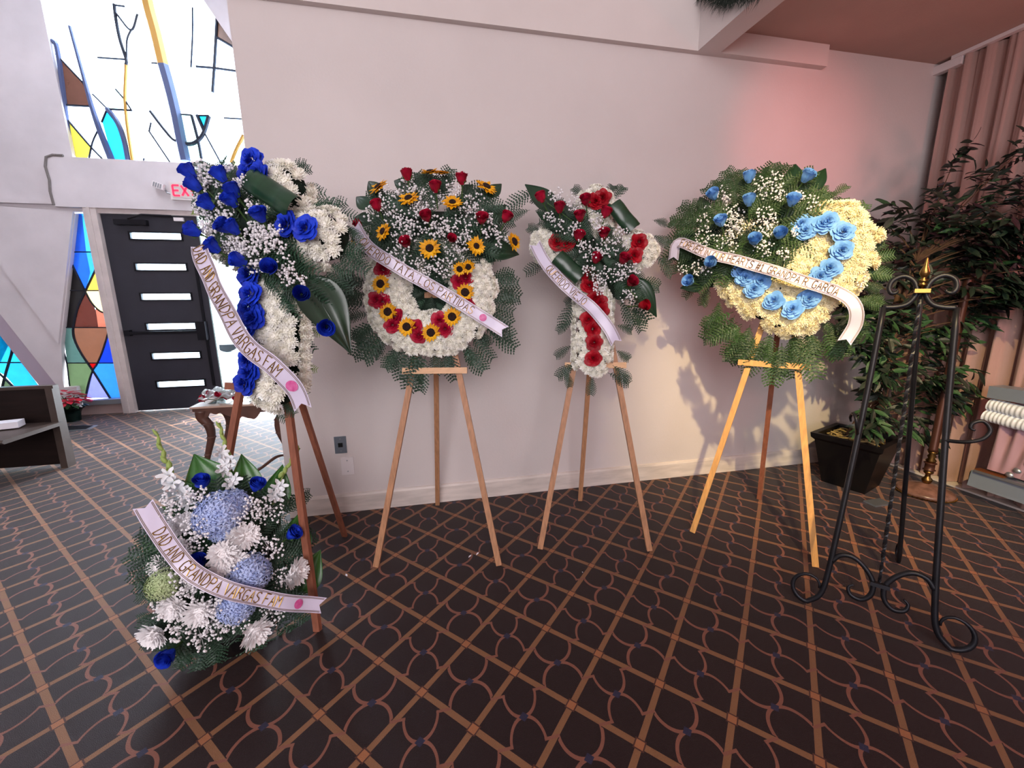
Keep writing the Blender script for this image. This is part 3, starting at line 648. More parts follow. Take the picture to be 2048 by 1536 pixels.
# ------------------------------------------------------------------ easels and frames of the floral pieces
def eframe(m, u, lean=.2):
    u = Vector(u); u.z = 0; u.normalize(); n = Vector((-u.y, u.x, 0)); w = (n*lean+Vector((0, 0, 1))).normalized()
    Nf = u.cross(w).normalized()
    if Nf.dot(Vector((0, -1, 0))) < 0: Nf = -Nf
    return dict(m=Vector(m), u=u, n=n, w=w, N=Nf, lean=lean)
def PT(E_, px, py, off=0.0): return onplane(px, py, E_['m']+E_['N']*off, E_['N'])
def UV(E_, p): d = p-E_['m']; return d.dot(E_['u']), d.dot(E_['w'])
def WP(E_, a, b, off): return E_['m']+E_['u']*a+E_['w']*b+E_['N']*off

def wood_easel(fl, fr_, fb, mt, label, bm, top=1.45, bar=True, mb_back=None):
    fl, fr_, fb = Vector(fl), Vector(fr_), Vector(fb); E_ = eframe((fl+fr_)/2, fr_-fl); m, u, n, w = E_['m'], E_['u'], E_['n'], E_['w']
    half = (fr_-fl).length/2
    t = thing('wooden_easel', label, 'easel', m, group='wooden tripod easels')
    at = lambda a, z: m+u*a+(n*.2+Vector((0, 0, 1)))*z
    for sg in (-1, 1):
        q = MB().bar(m+u*(sg*half), at(sg*.035, top), .030, .020, u); build(q, 'leg', M[mt], t)
    apex = at(0, top-.06)+n*.02
    q = MB().bar(fb, apex, .028, .018, u); build(q, 'back_leg', M[mb_back or mt], t)
    q = MB().bar(at(-.17, 1.02)+E_['N']*.020, at(.17, 1.02)+E_['N']*.020, .032, .02, w)
    build(q, 'crossbar', M[bm], t, label='paler wooden ledge bar')
    q = MB(); q.bar(at(-.05, top-.04), at(.05, top-.04), .03, .05, w); build(q, 'hinge_block', M[mt], t)
    if not bar: pass
    return E_
E1 = wood_easel((-1.05, 1.935, 0), (-.50, 1.70, 0), (-.51, 2.45, 0), 'redoak', 'reddish wooden easel carrying the blue and white cross', 'redoak')
E2 = wood_easel((-.298, 2.105, 0), (.344, 1.972, 0), (.051, 2.72, 0), 'oak', 'brown wooden easel carrying the sunflower wreath', 'bracket')
E3 = wood_easel((.599, 2.068, 0), (1.193, 1.913, 0), (1.03, 2.559, 0), 'oak', 'brown wooden easel carrying the red rose cross', 'bracket')
E4 = wood_easel((1.545, 2.027, 0), (1.967, 1.59, 0), (2.259, 2.297, 0), 'pine', 'golden wooden easel carrying the cream heart', 'pine', mb_back='redoak')

def mumbed(E_, root, skel, r, H, off, protos, spacing=.046, name='chrysanthemum', seed=1, scale=1.0, full=.96, hole=None, side=True):
    """flower heads over a padded shape: skeleton polyline in (a,b) frame coordinates"""
    rr = random.Random(seed)
    def dist(a, b):
        best = (9, 0, 0)
        for k in range(len(skel)-1):
            (x0, y0), (x1, y1) = skel[k][:2], skel[k+1][:2]
            if len(skel[k]) > 2: continue
            dx, dy = x1-x0, y1-y0; t = max(0, min(1, ((a-x0)*dx+(b-y0)*dy)/(dx*dx+dy*dy+1e-9)))
            d = math.hypot(a-x0-dx*t, b-y0-dy*t)
            if d < best[0]: best = (d, (a-x0-dx*t)/(d+1e-6), (b-y0-dy*t)/(d+1e-6))
        return best
    xs = [s_[0] for s_ in skel]; ys = [s_[1] for s_ in skel]; cnt = 0; row = 0
    y = min(ys)-r
    while y < max(ys)+r:
        x = min(xs)-r+(spacing/2 if row % 2 else 0)
        while x < max(xs)+r:
            a, b = x+rr.uniform(-.25, .25)*spacing, y+rr.uniform(-.25, .25)*spacing
            d, gx, gy = dist(a, b)
            if d < r*full and cnt < 300:
                h = H*math.sqrt(max(0, 1-(d/r)**2)); q = d/r
                nv = E_['N']*math.sqrt(max(.05, 1-q*q*.85))+(E_['u']*gx+E_['w']*gy)*q*.9
                place(name, protos[cnt % len(protos)], WP(E_, a, b, off+h), frame(nv, rr.random()*6), scale*rr.uniform(.88, 1.12), root); cnt += 1
            x += spacing
        y += spacing*.87; row += 1
    # side rows
    if side and H > .05:
        for k in range(len(skel)-1):
            if len(skel[k]) > 2: continue
            (x0, y0), (x1, y1) = skel[k][:2], skel[k+1][:2]; L = math.hypot(x1-x0, y1-y0); nx, ny = -(y1-y0)/L, (x1-x0)/L
            for sg in (-1, 1):
                m_ = int(L/spacing)+1
                for i in range(m_+1):
                    a, b = x0+(x1-x0)*i/m_+nx*sg*r, y0+(y1-y0)*i/m_+ny*sg*r
                    if dist(a, b)[0] < r*.97 or cnt >= 300: continue
                    nv = (E_['u']*nx+E_['w']*ny)*sg+E_['N']*.25
                    place(name, protos[cnt % len(protos)], WP(E_, a, b, off+rr.uniform(0, .02)), frame(nv, rr.random()*6), scale*rr.uniform(.88, 1.1), root); cnt += 1
    return dist
def foam(E_, root, skel, r, H, off, n=12):
    for k in range(len(skel)-1):
        if len(skel[k]) > 2: continue
        (x0, y0), (x1, y1) = skel[k][:2], skel[k+1][:2]; L = math.hypot(x1-x0, y1-y0); ux, uy = (x1-x0)/L, (y1-y0)/L
        base = [(x1+r*(ux*math.cos(a)-uy*math.sin(a)), y1+r*(uy*math.cos(a)+ux*math.sin(a))) for a in [-PI/2+PI*i/n for i in range(n+1)]]
        base += [(x0-r*(ux*math.cos(a)-uy*math.sin(a)), y0-r*(uy*math.cos(a)+ux*math.sin(a))) for a in [-PI/2+PI*i/n for i in range(n+1)]]
        cx, cy, m_ = (x0+x1)/2, (y0+y1)/2, len(base); mb = MB()
        for q, h in ((1, 0), (.9, .5), (.7, .85), (.35, 1)):
            for a, b in base:
                px_ = cx+ux*((a-cx)*ux+(b-cy)*uy)*(q if L < r else 1-(1-q)*r/(L/2+r)); py_ = cy+uy*((a-cx)*ux+(b-cy)*uy)*(q if L < r else 1-(1-q)*r/(L/2+r))
                lat = -(a-cx)*uy+(b-cy)*ux; mb.v.append(tuple(WP(E_, px_-uy*lat*q, py_+ux*lat*q, off+H*h)))
        for l in range(3): mb.f += [(l*m_+i, l*m_+(i+1) % m_, (l+1)*m_+(i+1) % m_, (l+1)*m_+i) for i in range(m_)]
        mb.f += [tuple(range(3*m_, 4*m_)), tuple(range(m_-1, -1, -1))]
        build(mb, 'foam_base', M['foam'], root)
def rose_at(E_, root, c, px, py, off, kind='bud', s=1.0, tilt=(0, 0), i=0, face=None):
    rr = random.Random(int(px*7+py)); p = PT(E_, px, py, off)
    nv = Vector(face) if face else (E_['N']+E_['u']*tilt[0]+E_['w']*tilt[1]+E_['u']*rr.uniform(-.25, .25)+E_['w']*(rr.uniform(.25, .75) if kind == 'bud' else rr.uniform(-.05, .1))).normalized()
    if kind == 'bud': return place('rose', BUD[c][i % 3], p, frame(nv, rr.random()*6), s, root, [('sepals', SEP)])
    return place('open_rose', OPEN[c][i % 3], p, frame(nv, rr.random()*6), s, root)
def ti_at(E_, root, base, tip, off0, off1, me=None, wd=1.0, L0=.24, roll=0.0):
    a, b = PT(E_, *base, off0), PT(E_, *tip, off1); d = b-a; L = d.length
    nv = E_['N']*math.cos(roll)+E_['u']*math.sin(roll)
    return place('broad_leaf', me or TI, a, leafframe(d, nv), (L/L0*wd*.85, L/L0, L/L0), root)
def fern_field(E_, root, c, rx, ry, ang, off, dome, count, protos, seed=3, s=1.0, inner=.06, outer=.9, out=.3, hole=None):
    """fronds radiating out of a dome (c: frame a,b ; radii ; rotation)"""
    rr = random.Random(seed); ca, sa = math.cos(ang), math.sin(ang)
    for k in range(count):
        q = math.sqrt(inner+(outer-inner)*(k+.5)/count); a = k*2.39996+rr.uniform(-.3, .3)
        x, y = rx*q*math.cos(a), ry*q*math.sin(a); x, y = x*ca-y*sa, x*sa+y*ca
        h = dome*math.sqrt(max(0, 1-q*q)); rad = (E_['u']*x+E_['w']*y); rad = rad.normalized() if rad.length > 0 else E_['w']
        al = rad*(.6+.4*q)+E_['N']*(.9*(1-q)*out+.06)+E_['w']*rr.uniform(-.15, .15)+E_['u']*rr.uniform(-.2, .2)
        p = WP(E_, c[0]+x, c[1]+y, off+h)-al.normalized()*.07*s
        place('fern_frond', protos[k % 3], p, leafframe(al, E_['N']+rad*.2+E_['u']*rr.uniform(-.4, .4)), s*rr.uniform(.7, 1.05), root)
def fern_ring(E_, root, spots, off, protos, seed=4, s=1.0, out=.15):
    """spots: list of (px,py, dirx,diry) image position of the frond base and image direction"""
    rr = random.Random(seed)
    for k, (px, py, dx, dy) in enumerate(spots):
        a = PT(E_, px, py, off); b = PT(E_, px+dx, py+dy, off); al = (b-a).normalized()+E_['N']*rr.uniform(-.25, out)
        place('fern_frond', protos[k % 3], a, leafframe(al, E_['N']+E_['u']*rr.uniform(-.3, .3)), (b-a).length/.21*s, root)
def breath(E_, root, clusters, off, seed=5, r=.0052, label=None, name='babys_breath'):
    """clusters: (px,py,radius_px,count,extra_offset)"""
    rr = random.Random(seed); mb = MB()
    for c_ in clusters:
        px, py, rp, n = c_[:4]; ex = c_[4] if len(c_) > 4 else 0
        ctr = PT(E_, px, py, off+ex-.07)
        for k in range(n):
            a, q = rr.random()*2*PI, rr.random()**.6
            p = PT(E_, px+rp*q*math.cos(a), py+rp*q*math.sin(a), off+ex+rr.uniform(-.03, .03)); s_ = r*rr.uniform(.6, 1.25)
            b = len(mb.v); mb.v += [tuple(p+v*s_) for v in ICV]; mb.f += [tuple(i+b for i in f) for f in ICF]
            if k % 3 == 0:
                sd = (p-ctr).normalized().orthogonal()*.0007
                mb.add([ctr-sd, ctr+sd, p], [(0, 1, 2)])
    return build(mb, name, M['breath'], root, kind='stuff')
def pxs(E_, pts, off): return [UV(E_, PT(E_, x, y, off)) for x, y in pts]
def ringspots(cx, cy, rx, ry, a0, a1, n, L, rnd=8, seed=1):
    rr = random.Random(seed); out = []
    for k in range(n):
        a = math.radians(a0+(a1-a0)*k/(n-1))+rr.uniform(-.06, .06); l = L*rr.uniform(.75, 1.15)
        out.append((cx+rx*math.cos(a)+rr.uniform(-rnd, rnd), cy-ry*math.sin(a)+rr.uniform(-rnd, rnd), l*math.cos(a+rr.uniform(-.3, .3)), -l*math.sin(a+rr.uniform(-.3, .3))))
    return out

# ------------------------------------------------------------------ sunflower wreath
def z6(x, y): return 690+x/3.49, 320+y/3.49
wr = thing('funeral_wreath', 'round white wreath with sunflowers and red roses on brown easel', 'wreath', WP(E2, 0, 1.1, .05), group='funeral sprays')
cc = PT(E2, 857, 580, .09); c2 = UV(E2, cc); re = (UV(E2, PT(E2, 857+134, 580, .09))[0]-c2[0]); Rm, tr = re*.66, re*.345
skel = [(c2[0]+Rm*math.cos(a*PI/12), c2[1]+Rm*math.sin(a*PI/12)) for a in range(25)]
foam(E2, wr, skel, tr*.85, .05, .02)
mumbed(E2, wr, skel, tr, .07, .03, MUM['mum'], spacing=.037, seed=2, scale=.95, side=False)
mb = MB(); vs = [WP(E2, c2[0]+tr*.95*math.cos(a*PI/8), c2[1]+tr*.95*math.sin(a*PI/8), .012) for a in range(16)]; mb.prism(vs, E2['N']*.006); build(mb, 'backing_disc', M['foam'], wr)
fern_ring(E2, wr, ringspots(857, 590, 118, 112, 165, 375, 34, 62, seed=2), .02, FERN['fern'])
fern_field(E2, wr, c2, tr*.8, tr*.8, 0, .015, .02, 12, FERN['fern'], seed=8, s=.5)
bc = UV(E2, PT(E2, 866, 450, .12))
foam(E2, wr, [(bc[0]-.20, bc[1]-.05), (bc[0]+.2, bc[1]-.05)], .15, .07, .04); 
fern_field(E2, wr, bc, .33, .21, 0, .06, .10, 100, FERN['fern'], seed=9, s=.68, outer=1.0)
for i, (x, y) in enumerate([(250, 865), (300, 1060), (432, 1165), (600, 1205), (748, 1095), (838, 925)]):
    pm, cm = SUNF[2]; place('sunflower', pm, PT(E2, *z6(x, y), .125), frame(E2['N']+E2['u']*.12*(i-2.5)/2.5), 1.38, wr, [('flower_centre', cm)])
for i, (x, y) in enumerate([(265, 765), (225, 975), (265, 990), (350, 1090), (335, 1150), (490, 1170), (515, 1225), (660, 1120), (700, 1180), (840, 825), (858, 1000), (800, 850)]):
    rose_at(E2, wr, 'crimson', *z6(x, y), .105, 'open', .98, i=i)
for x, y, tu, tw, sz in [(445, 270, -.2, .7, 1.05), (750, 300, .1, .7, 1.05), (235, 190, -.7, .9, 1.1), (595, 85, -.1, 1.6, 1.0), (678, 92, .1, 1.8, .9), (985, 190, .7, .9, 1.15), (268, 500, -.7, .2, .95), (592, 618, 0, .1, 1.05), (915, 602, .5, .0, .95), (1178, 572, 1.2, .2, .95), (68, 552, -1, 0, .7), (800, 760, 0, -.6, .7), (860, 745, .1, -.6, .7)]:
    pm, cm = SUNF[int(x) % 3]; place('sunflower', pm, PT(E2, *z6(x, y), .21-.05*((x-640)/600)**2-.05*(y < 250)), frame(E2['N']+E2['u']*tu+E2['w']*tw), sz*1.42, wr, [('flower_centre', cm)])
for i, (x, y) in enumerate([(435, 115), (632, 200), (815, 145), (228, 330), (572, 405), (955, 420), (1122, 410), (428, 585), (745, 555), (98, 450)]):
    rose_at(E2, wr, 'crimson', *z6(x, y), .225-.05*((x-640)/600)**2, 'bud', 1.0 if i not in (8, 9) else .75, tilt=((x-640)/900, (480-y)/500), i=i)
for b, t in [((240, 250), (150, 128)), ((170, 340), (62, 240)), ((190, 430), (40, 395)), ((430, 190), (330, 130)), ((1000, 260), (1096, 148)), ((1000, 440), (1126, 293)), ((1000, 620), (1222, 648)), ((560, 160), (595, 48)), ((820, 230), (900, 160)), ((880, 640), (1050, 700)), ((560, 180), (480, 82)), ((700, 160), (725, 95))]:
    ti_at(E2, wr, z6(*b), z6(*t), .10, .08, wd=2.3)
breath(E2, wr, [(*z6(x, y), r/3.49, n, e) for x, y, r, n, e in [(300, 230, 70, 45, -.02), (440, 180, 70, 40, -.03), (550, 340, 80, 50, .02), (460, 440, 110, 75, .03), (640, 470, 90, 70, .04), (350, 400, 80, 45, .01), (760, 190, 70, 40, 0), (900, 300, 80, 45, 0), (860, 390, 90, 55, .02), (1010, 480, 70, 45, -.01), (1080, 550, 60, 30, -.02), (420, 520, 100, 60, .03), (380, 650, 90, 55, .0), (560, 740, 100, 90, .0), (690, 760, 80, 50, .0), (770, 620, 90, 60, .02), (720, 470, 70, 40, .03), (180, 370, 60, 25, -.03), (660, 250, 60, 30, 0), (1000, 400, 40, 20, 0), (500, 230, 60, 30, 0), (300, 330, 60, 35, 0), (840, 540, 60, 35, .02)]], .185, seed=11)
ribbon(E2, [PT(E2, *z6(x, y), o) for x, y, o in [(60, 450, .21), (165, 610, .225), (400, 765, .22), (680, 925, .17), (900, 1060, .16), (1120, 1200, .16)]], .062, wr, 'QUERIDO TATA, LOS PARTIDAS', .10, .80, seal=.855, flip=1)

# ------------------------------------------------------------------ red rose cross
def z7(x, y): return 1030+x/3.571, 350+y/3.571
cr = thing('funeral_cross', 'white cross with red roses standing between wreath and heart', 'cross', WP(E3, 0, 1.1, .05), group='funeral sprays')
def cross(E_, root, post, arm, r, H, off, protos, seed, sp=.043, sc=.9):
    a = pxs(E_, post, off+H); b = pxs(E_, arm, off+H); 
    sk = [*a[:-1], (*a[-1], 1), *b]
    foam(E_, root, sk, r*.78, H*.75, off); mumbed(E_, root, sk, r, H, off, protos, spacing=sp, seed=seed, scale=sc)
    return sk
cross(E3, cr, [(1195, 402), (1188, 716)], [(1098, 482), (1284, 494)], .102, .075, .03, MUM['mum'], 3, sp=.036)
for i, (x, y) in enumerate([(575, 190), (625, 165), (300, 480), (370, 495), (885, 480), (850, 575), (525, 715), (530, 790), (570, 885), (610, 965), (555, 1100), (565, 1195), (560, 1310), (600, 910), (525, 1030)]):
    rose_at(E3, cr, 'red', *z7(x, y), .125, 'open', 1.02, i=i)
b3 = UV(E3, PT(E3, 1185, 500, .13))
foam(E3, cr, [(b3[0]-.17, b3[1]+.16), (b3[0]+.17, b3[1]-.17)], .085, .07, .06)
fern_field(E3, cr, b3, .33, .095, -.80, .09, .09, 80, FERN['fern'], seed=12, s=.52, outer=1.05)
fern_ring(E3, cr, [(1160, 590, -30, 15), (1145, 640, -28, 20), (1145, 690, -30, 20), (1150, 725, -34, 30), (1185, 750, -4, 36), (1215, 745, 40, 20), (1232, 700, 30, 20), (1232, 650, 34, 10), (1100, 520, -40, 20), (1090, 470, -34, -16), (1060, 420, -40, 10), (1075, 380, -50, 26), (1305, 470, 34, 20), (1310, 510, 36, 34), (1222, 405, 24, -34), (1172, 398, -26, -26), (1130, 740, 10, 30), (1225, 730, 30, 26), (1240, 600, 30, 50), (1265, 610, 20, 46), (1250, 580, 46, 50), (1305, 440, 30, 6), (1215, 400, 14, -36), (1150, 600, -24, 44), (1100, 400, -40, -10), (1270, 560, 52, 10)], .03, FERN['fern'])
for i, (x, y) in enumerate([(190, 170), (318, 245), (465, 305), (645, 280), (455, 445), (635, 430), (578, 605), (772, 610), (825, 770), (908, 930), (505, 190)]):
    rose_at(E3, cr, 'crimson' if i != 9 else 'red', *z7(x, y), .20, 'bud', 1.02, tilt=((x-580)/700, (560-y)/700), i=i)
for b, t in [((290, 260), (70, 38)), ((250, 330), (150, 250)), ((840, 740), (1030, 1005)), ((560, 260), (700, 200))]:
    ti_at(E3, cr, z7(*b), z7(*t), .12, .12, wd=1.7)
for (x, y), an in (((775, 300), -.9), ((385, 660), -.75)):
    al = E3['u']*math.cos(an)+E3['w']*math.sin(an)
    place('rolled_leaf', ROLLL, PT(E3, *z7(x, y), .15), Matrix((al, E3['N'].cross(al), E3['N'])).transposed(), (1.15, 1.35, 1.0), cr)
for (xa, ya), (xb, yb) in (((230, 200), (410, 330)), ((870, 880), (800, 800))):
    q = MB().tube([PT(E3, *z7(xa, ya), .18), PT(E3, *z7(xb, yb), .15)], .003, 6); build(q, 'stem', M['stem'], cr)
breath(E3, cr, [(*z7(x, y), r/3.571, n, e) for x, y, r, n, e in [(290, 140, 60, 30, 0), (420, 190, 70, 40, 0), (250, 310, 50, 32, 0), (340, 370, 60, 30, 0), (440, 390, 60, 36, .02), (590, 310, 70, 45, .02), (600, 370, 40, 20, .02), (540, 540, 80, 60, .03), (660, 520, 80, 60, .03), (760, 440, 70, 40, .02), (530, 680, 50, 26, .01), (640, 740, 90, 60, .02), (760, 690, 70, 55, .02), (600, 810, 50, 30, 0), (850, 680, 50, 26, 0), (810, 860, 60, 36, .0), (470, 480, 40, 18, .02)]], .185, seed=13)
ribbon(E3, [PT(E3, *z7(x, y), o) for x, y, o in [(140, 485, .12), (200, 600, .14), (310, 740, .15), (430, 850, .16), (560, 960, .17), (660, 1080, .16), (725, 1205, .15)]], .062, cr, 'QUERIDO VIEJO', .22, .62)

# ------------------------------------------------------------------ cream heart
def z8(x, y): return 1330+x/3.658, 310+y/3.658
ht = thing('funeral_heart', 'cream open heart with light blue roses on golden easel', 'heart wreath', WP(E4, 0, 1.1, .05), group='funeral sprays')
hp = [(905, 760), (1010, 610), (1150, 520), (1270, 530), (1320, 640), (1270, 790), (1180, 910), (1060, 1030), (930, 1120), (800, 1060), (670, 980), (560, 870), (470, 730), (460, 600), (560, 520), (700, 540), (820, 640), (905, 760)]
hs = [UV(E4, PT(E4, *z8(x, y), .09)) for x, y in hp]
foam(E4, ht, hs, .115, .05, .02); mumbed(E4, ht, hs, .146, .075, .03, MUM['mumc'], spacing=.043, seed=4, scale=1.1, side=False)
for i, (x, y) in enumerate([(1020, 560), (1000, 510), (1150, 510), (1190, 490), (1300, 565), (1290, 700), (1205, 830), (1130, 890), (650, 985), (800, 1070), (935, 1130), (1055, 1055), (590, 900), (700, 925), (560, 850)]):
    rose_at(E4, ht, 'lblue', *z8(x, y), .135, 'open', 1.12, i=i)
b4 = UV(E4, PT(E4, *z8(560, 530), .13))
foam(E4, ht, [(b4[0]-.14, b4[1]-.12), (b4[0]+.12, b4[1]+.1)], .19, .08, .04)
fern_field(E4, ht, b4, .33, .28, .4, .06, .11, 110, FERN['fernw'], seed=15, s=.72, outer=1.0)
fern_ring(E4, ht, ringspots(1600, 545, 128, 120, -100, 95, 34, 50, seed=5), .03, FERN['fernw'])
fern_ring(E4, ht, ringspots(1560, 590, 100, 100, -160, -70, 20, 62, seed=6), .03, FERN['fernw'])
fern_ring(E4, ht, [(1420, 570, -20, 40), (1440, 600, -10, 46), (1470, 630, -20, 40), (1500, 650, -10, 50), (1400, 560, -30, 30), (1590, 660, 0, 60), (1610, 660, 20, 50), (1540, 660, -6, 50), (1390, 460, -44, -18), (1400, 440, -40, -30), (1640, 640, 34, 30), (1440, 620, -26, 26), (1470, 650, 10, 46), (1630, 400, 20, -30), (1660, 400, 30, -30)], .03, FERN['fernw'])
for i, (x, y) in enumerate([(615, 175), (1030, 170), (358, 300), (615, 345), (930, 345), (410, 495), (840, 585), (655, 630), (185, 925), (350, 790)]):
    rose_at(E4, ht, 'lblue', *z8(x, y), .22-.04*(i in (0, 1, 2, 8)), 'bud', 1.15, tilt=((x-560)/900, (560-y)/700), i=i)
for b, t in [((925, 260), (955, 38)), ((1060, 270), (1182, 72)), ((590, 290), (522, 148)), ((730, 220), (668, 115)), ((300, 430), (246, 288)), ((230, 600), (48, 582)), ((180, 740), (10, 725)), ((300, 940), (98, 968)), ((400, 300), (300, 300)), ((860, 170), (760, 150))]:
    ti_at(E4, ht, z8(*b), z8(*t), .09, .07, wd=2.1 if b[0] > 900 else 1.9)
breath(E4, ht, [(*z8(x, y), r/3.658, n, e) for x, y, r, n, e in [(810, 170, 60, 36, -.02), (700, 240, 90, 65, 0), (840, 270, 70, 40, 0), (500, 440, 90, 60, .02), (510, 530, 80, 60, .02), (740, 430, 70, 40, .02), (700, 560, 90, 60, .02), (450, 640, 90, 60, .0), (300, 600, 80, 50, .0), (720, 670, 80, 50, .02), (860, 720, 50, 26, 0), (290, 490, 60, 30, 0), (420, 290, 70, 32, 0), (270, 830, 80, 55, 0), (300, 400, 50, 20, -.02), (950, 560, 40, 22, 0), (780, 500, 60, 30, .02), (1080, 350, 60, 32, -.04), (980, 300, 50, 24, -.02), (130, 830, 50, 20, -.03), (1450, 920, 50, 18, -.1)]], .175, seed=16)
ribbon(E4, [PT(E4, *z8(x, y), o) for x, y, o in [(60, 770, .14), (100, 640, .18), (300, 715, .22), (560, 780, .22), (800, 850, .21), (1050, 935, .20), (1280, 1010, .18), (1385, 1100, .17), (1395, 1230, .15), (1310, 1375, .13)]], .058, ht, 'FOREVER IN OUR HEARTS #1 GRANDPA R. GARCIA', .10, .775, n=60)

# ------------------------------------------------------------------ blue and white cross
def z3(x, y): return 340+x/5.12, 280+y/5.12
def z4(x, y): return 380+x/4.8, 540+y/4.8
bc_ = thing('funeral_cross', 'large white cross with royal blue roses nearest the door', 'cross', WP(E1, 0, 1.1, .05), group='funeral sprays')
cross(E1, bc_, [(540, 362), (524, 768)], [(440, 468), (628, 462)], .115, .10, .03, MUM['mum'], 7, sp=.043, sc=1.05)
for i, (x, y, o) in enumerate([(505, 322, .15), (520, 350, .16), (500, 345, .14), (575, 450, .17), (612, 458, .17), (500, 550, .16), (503, 588, .17), (500, 618, .16), (508, 636, .16), (493, 656, .16), (498, 720, .16), (500, 745, .16), (492, 765, .16)]):
    rose_at(E1, bc_, 'blue', x, y, o, 'open', 1.15, i=i)
b1 = UV(E1, PT(E1, 510, 468, .15))
foam(E1, bc_, [(b1[0]-.22, b1[1]+.18), (b1[0]+.10, b1[1]-.10)], .075, .08, .08)
fern_field(E1, bc_, (b1[0]-.03, b1[1]), .36, .13, -.80, .08, .10, 100, FERN['fern'], seed=21, s=.62, outer=1.0)
fern_ring(E1, bc_, [(575, 345, 46, -16), (600, 370, 36, 6), (605, 400, 50, 10), (590, 420, 50, 26), (640, 420, 50, -20), (660, 420, 46, 10), (670, 450, 40, 20), (680, 480, 44, 20), (670, 510, 54, 30), (650, 530, 60, 20), (640, 550, 60, 24), (620, 560, 60, 30), (660, 500, 70, 6), (650, 540, 40, 44), (600, 560, 30, 50), (600, 600, 16, 60), (590, 620, 20, 60), (585, 650, 30, 50), (590, 690, 20, 50), (580, 720, 30, 40), (570, 760, 34, 30), (560, 800, 30, 34), (545, 810, 20, 40), (570, 640, 20, 60), (690, 450, 30, 30), (580, 680, 24, 50), (595, 580, 40, 50), (620, 410, 70, 10), (690, 500, 40, 40), (590, 388, 50, -8), (572, 338, 40, -20)], .03, FERN['fern'], s=.86)
fern_ring(E1, bc_, [(615, 640, 30, -20), (610, 650, 24, 20), (590, 700, 14, 40), (585, 740, 20, 40), (600, 730, 30, 10), (395, 430, -16, -8), (595, 690, 20, 30)], -.02, FERN['fernl'], s=.9)
for i, p in enumerate([z3(270, 480), z3(530, 380), z3(400, 665), z3(660, 545), z3(640, 640), z3(930, 790), z3(660, 920), z3(260, 940), z3(460, 1110), z3(730, 1240), z3(1030, 1320), z3(215, 350), z4(1070, 230), z4(1310, 550), z3(580, 900)]):
    rose_at(E1, bc_, 'blue', *p, .235, 'bud', 1.05, tilt=((p[0]-510)/160, (468-p[1])/220), i=i)
for b, t, w_ in [((z4(1100, 60)), z4(1560, 735), 1.9), (z3(400, 330), z3(105, 180), 1.3), (z3(560, 300), z3(480, 220), 1.0), (z3(900, 560), z3(700, 380), 1.0)]:
    ti_at(E1, bc_, b, t, .12, .10, wd=w_, roll=.85)
al = E1['u']*math.cos(-.55)+E1['w']*math.sin(-.55)
place('rolled_leaf', ROLLL, PT(E1, 545, 388, .17), Matrix((al, E1['N'].cross(al), E1['N'])).transposed(), (1.6, 1.5, 1.2), bc_)
breath(E1, bc_, [(*z3(x, y), r/5.12, n, e) for x, y, r, n, e in [(300, 280, 90, 40, 0), (250, 350, 70, 30, 0), (420, 330, 70, 30, 0), (590, 290, 60, 20, 0), (300, 560, 80, 35, 0), (300, 700, 80, 45, 0), (420, 800, 110, 60, 0), (560, 720, 110, 45, 0), (640, 640, 80, 25, 0), (820, 680, 80, 30, .01), (400, 930, 80, 40, 0), (520, 880, 80, 25, 0), (950, 960, 120, 70, .01), (780, 1060, 130, 90, .01), (1000, 1040, 120, 75, .01), (620, 1080, 90, 40, 0), (900, 1180, 110, 60, 0), (880, 1290, 90, 40, 0), (1180, 1270, 100, 35, 0), (1200, 1390, 110, 50, 0), (1350, 1440, 60, 20, 0), (1120, 1100, 80, 30, 0), (700, 430, 70, 25, 0), (740, 400, 60, 16, 0), (350, 420, 80, 40, 0), (480, 430, 60, 30, 0), (540, 620, 80, 40, 0), (330, 880, 60, 40, 0), (600, 1010, 90, 50, 0), (700, 1130, 80, 50, 0), (850, 920, 90, 50, 0), (1080, 920, 80, 40, 0), (560, 820, 70, 40, 0)]], .195, seed=22, r=.0050)
ribbon(E1, [PT(E1, 380+x/4.265, 480+y/4.265, o) for x, y, o in [(70, 20, .26), (115, 180, .27), (180, 350, .29), (280, 540, .29), (390, 770, .27), (540, 950, .26), (720, 1090, .25), (880, 1250, .22), (960, 1450, .20)]], .075, bc_, 'DAD AND GRANDPA VARGAS FAM', .03, .80, seal=.875, n=56)

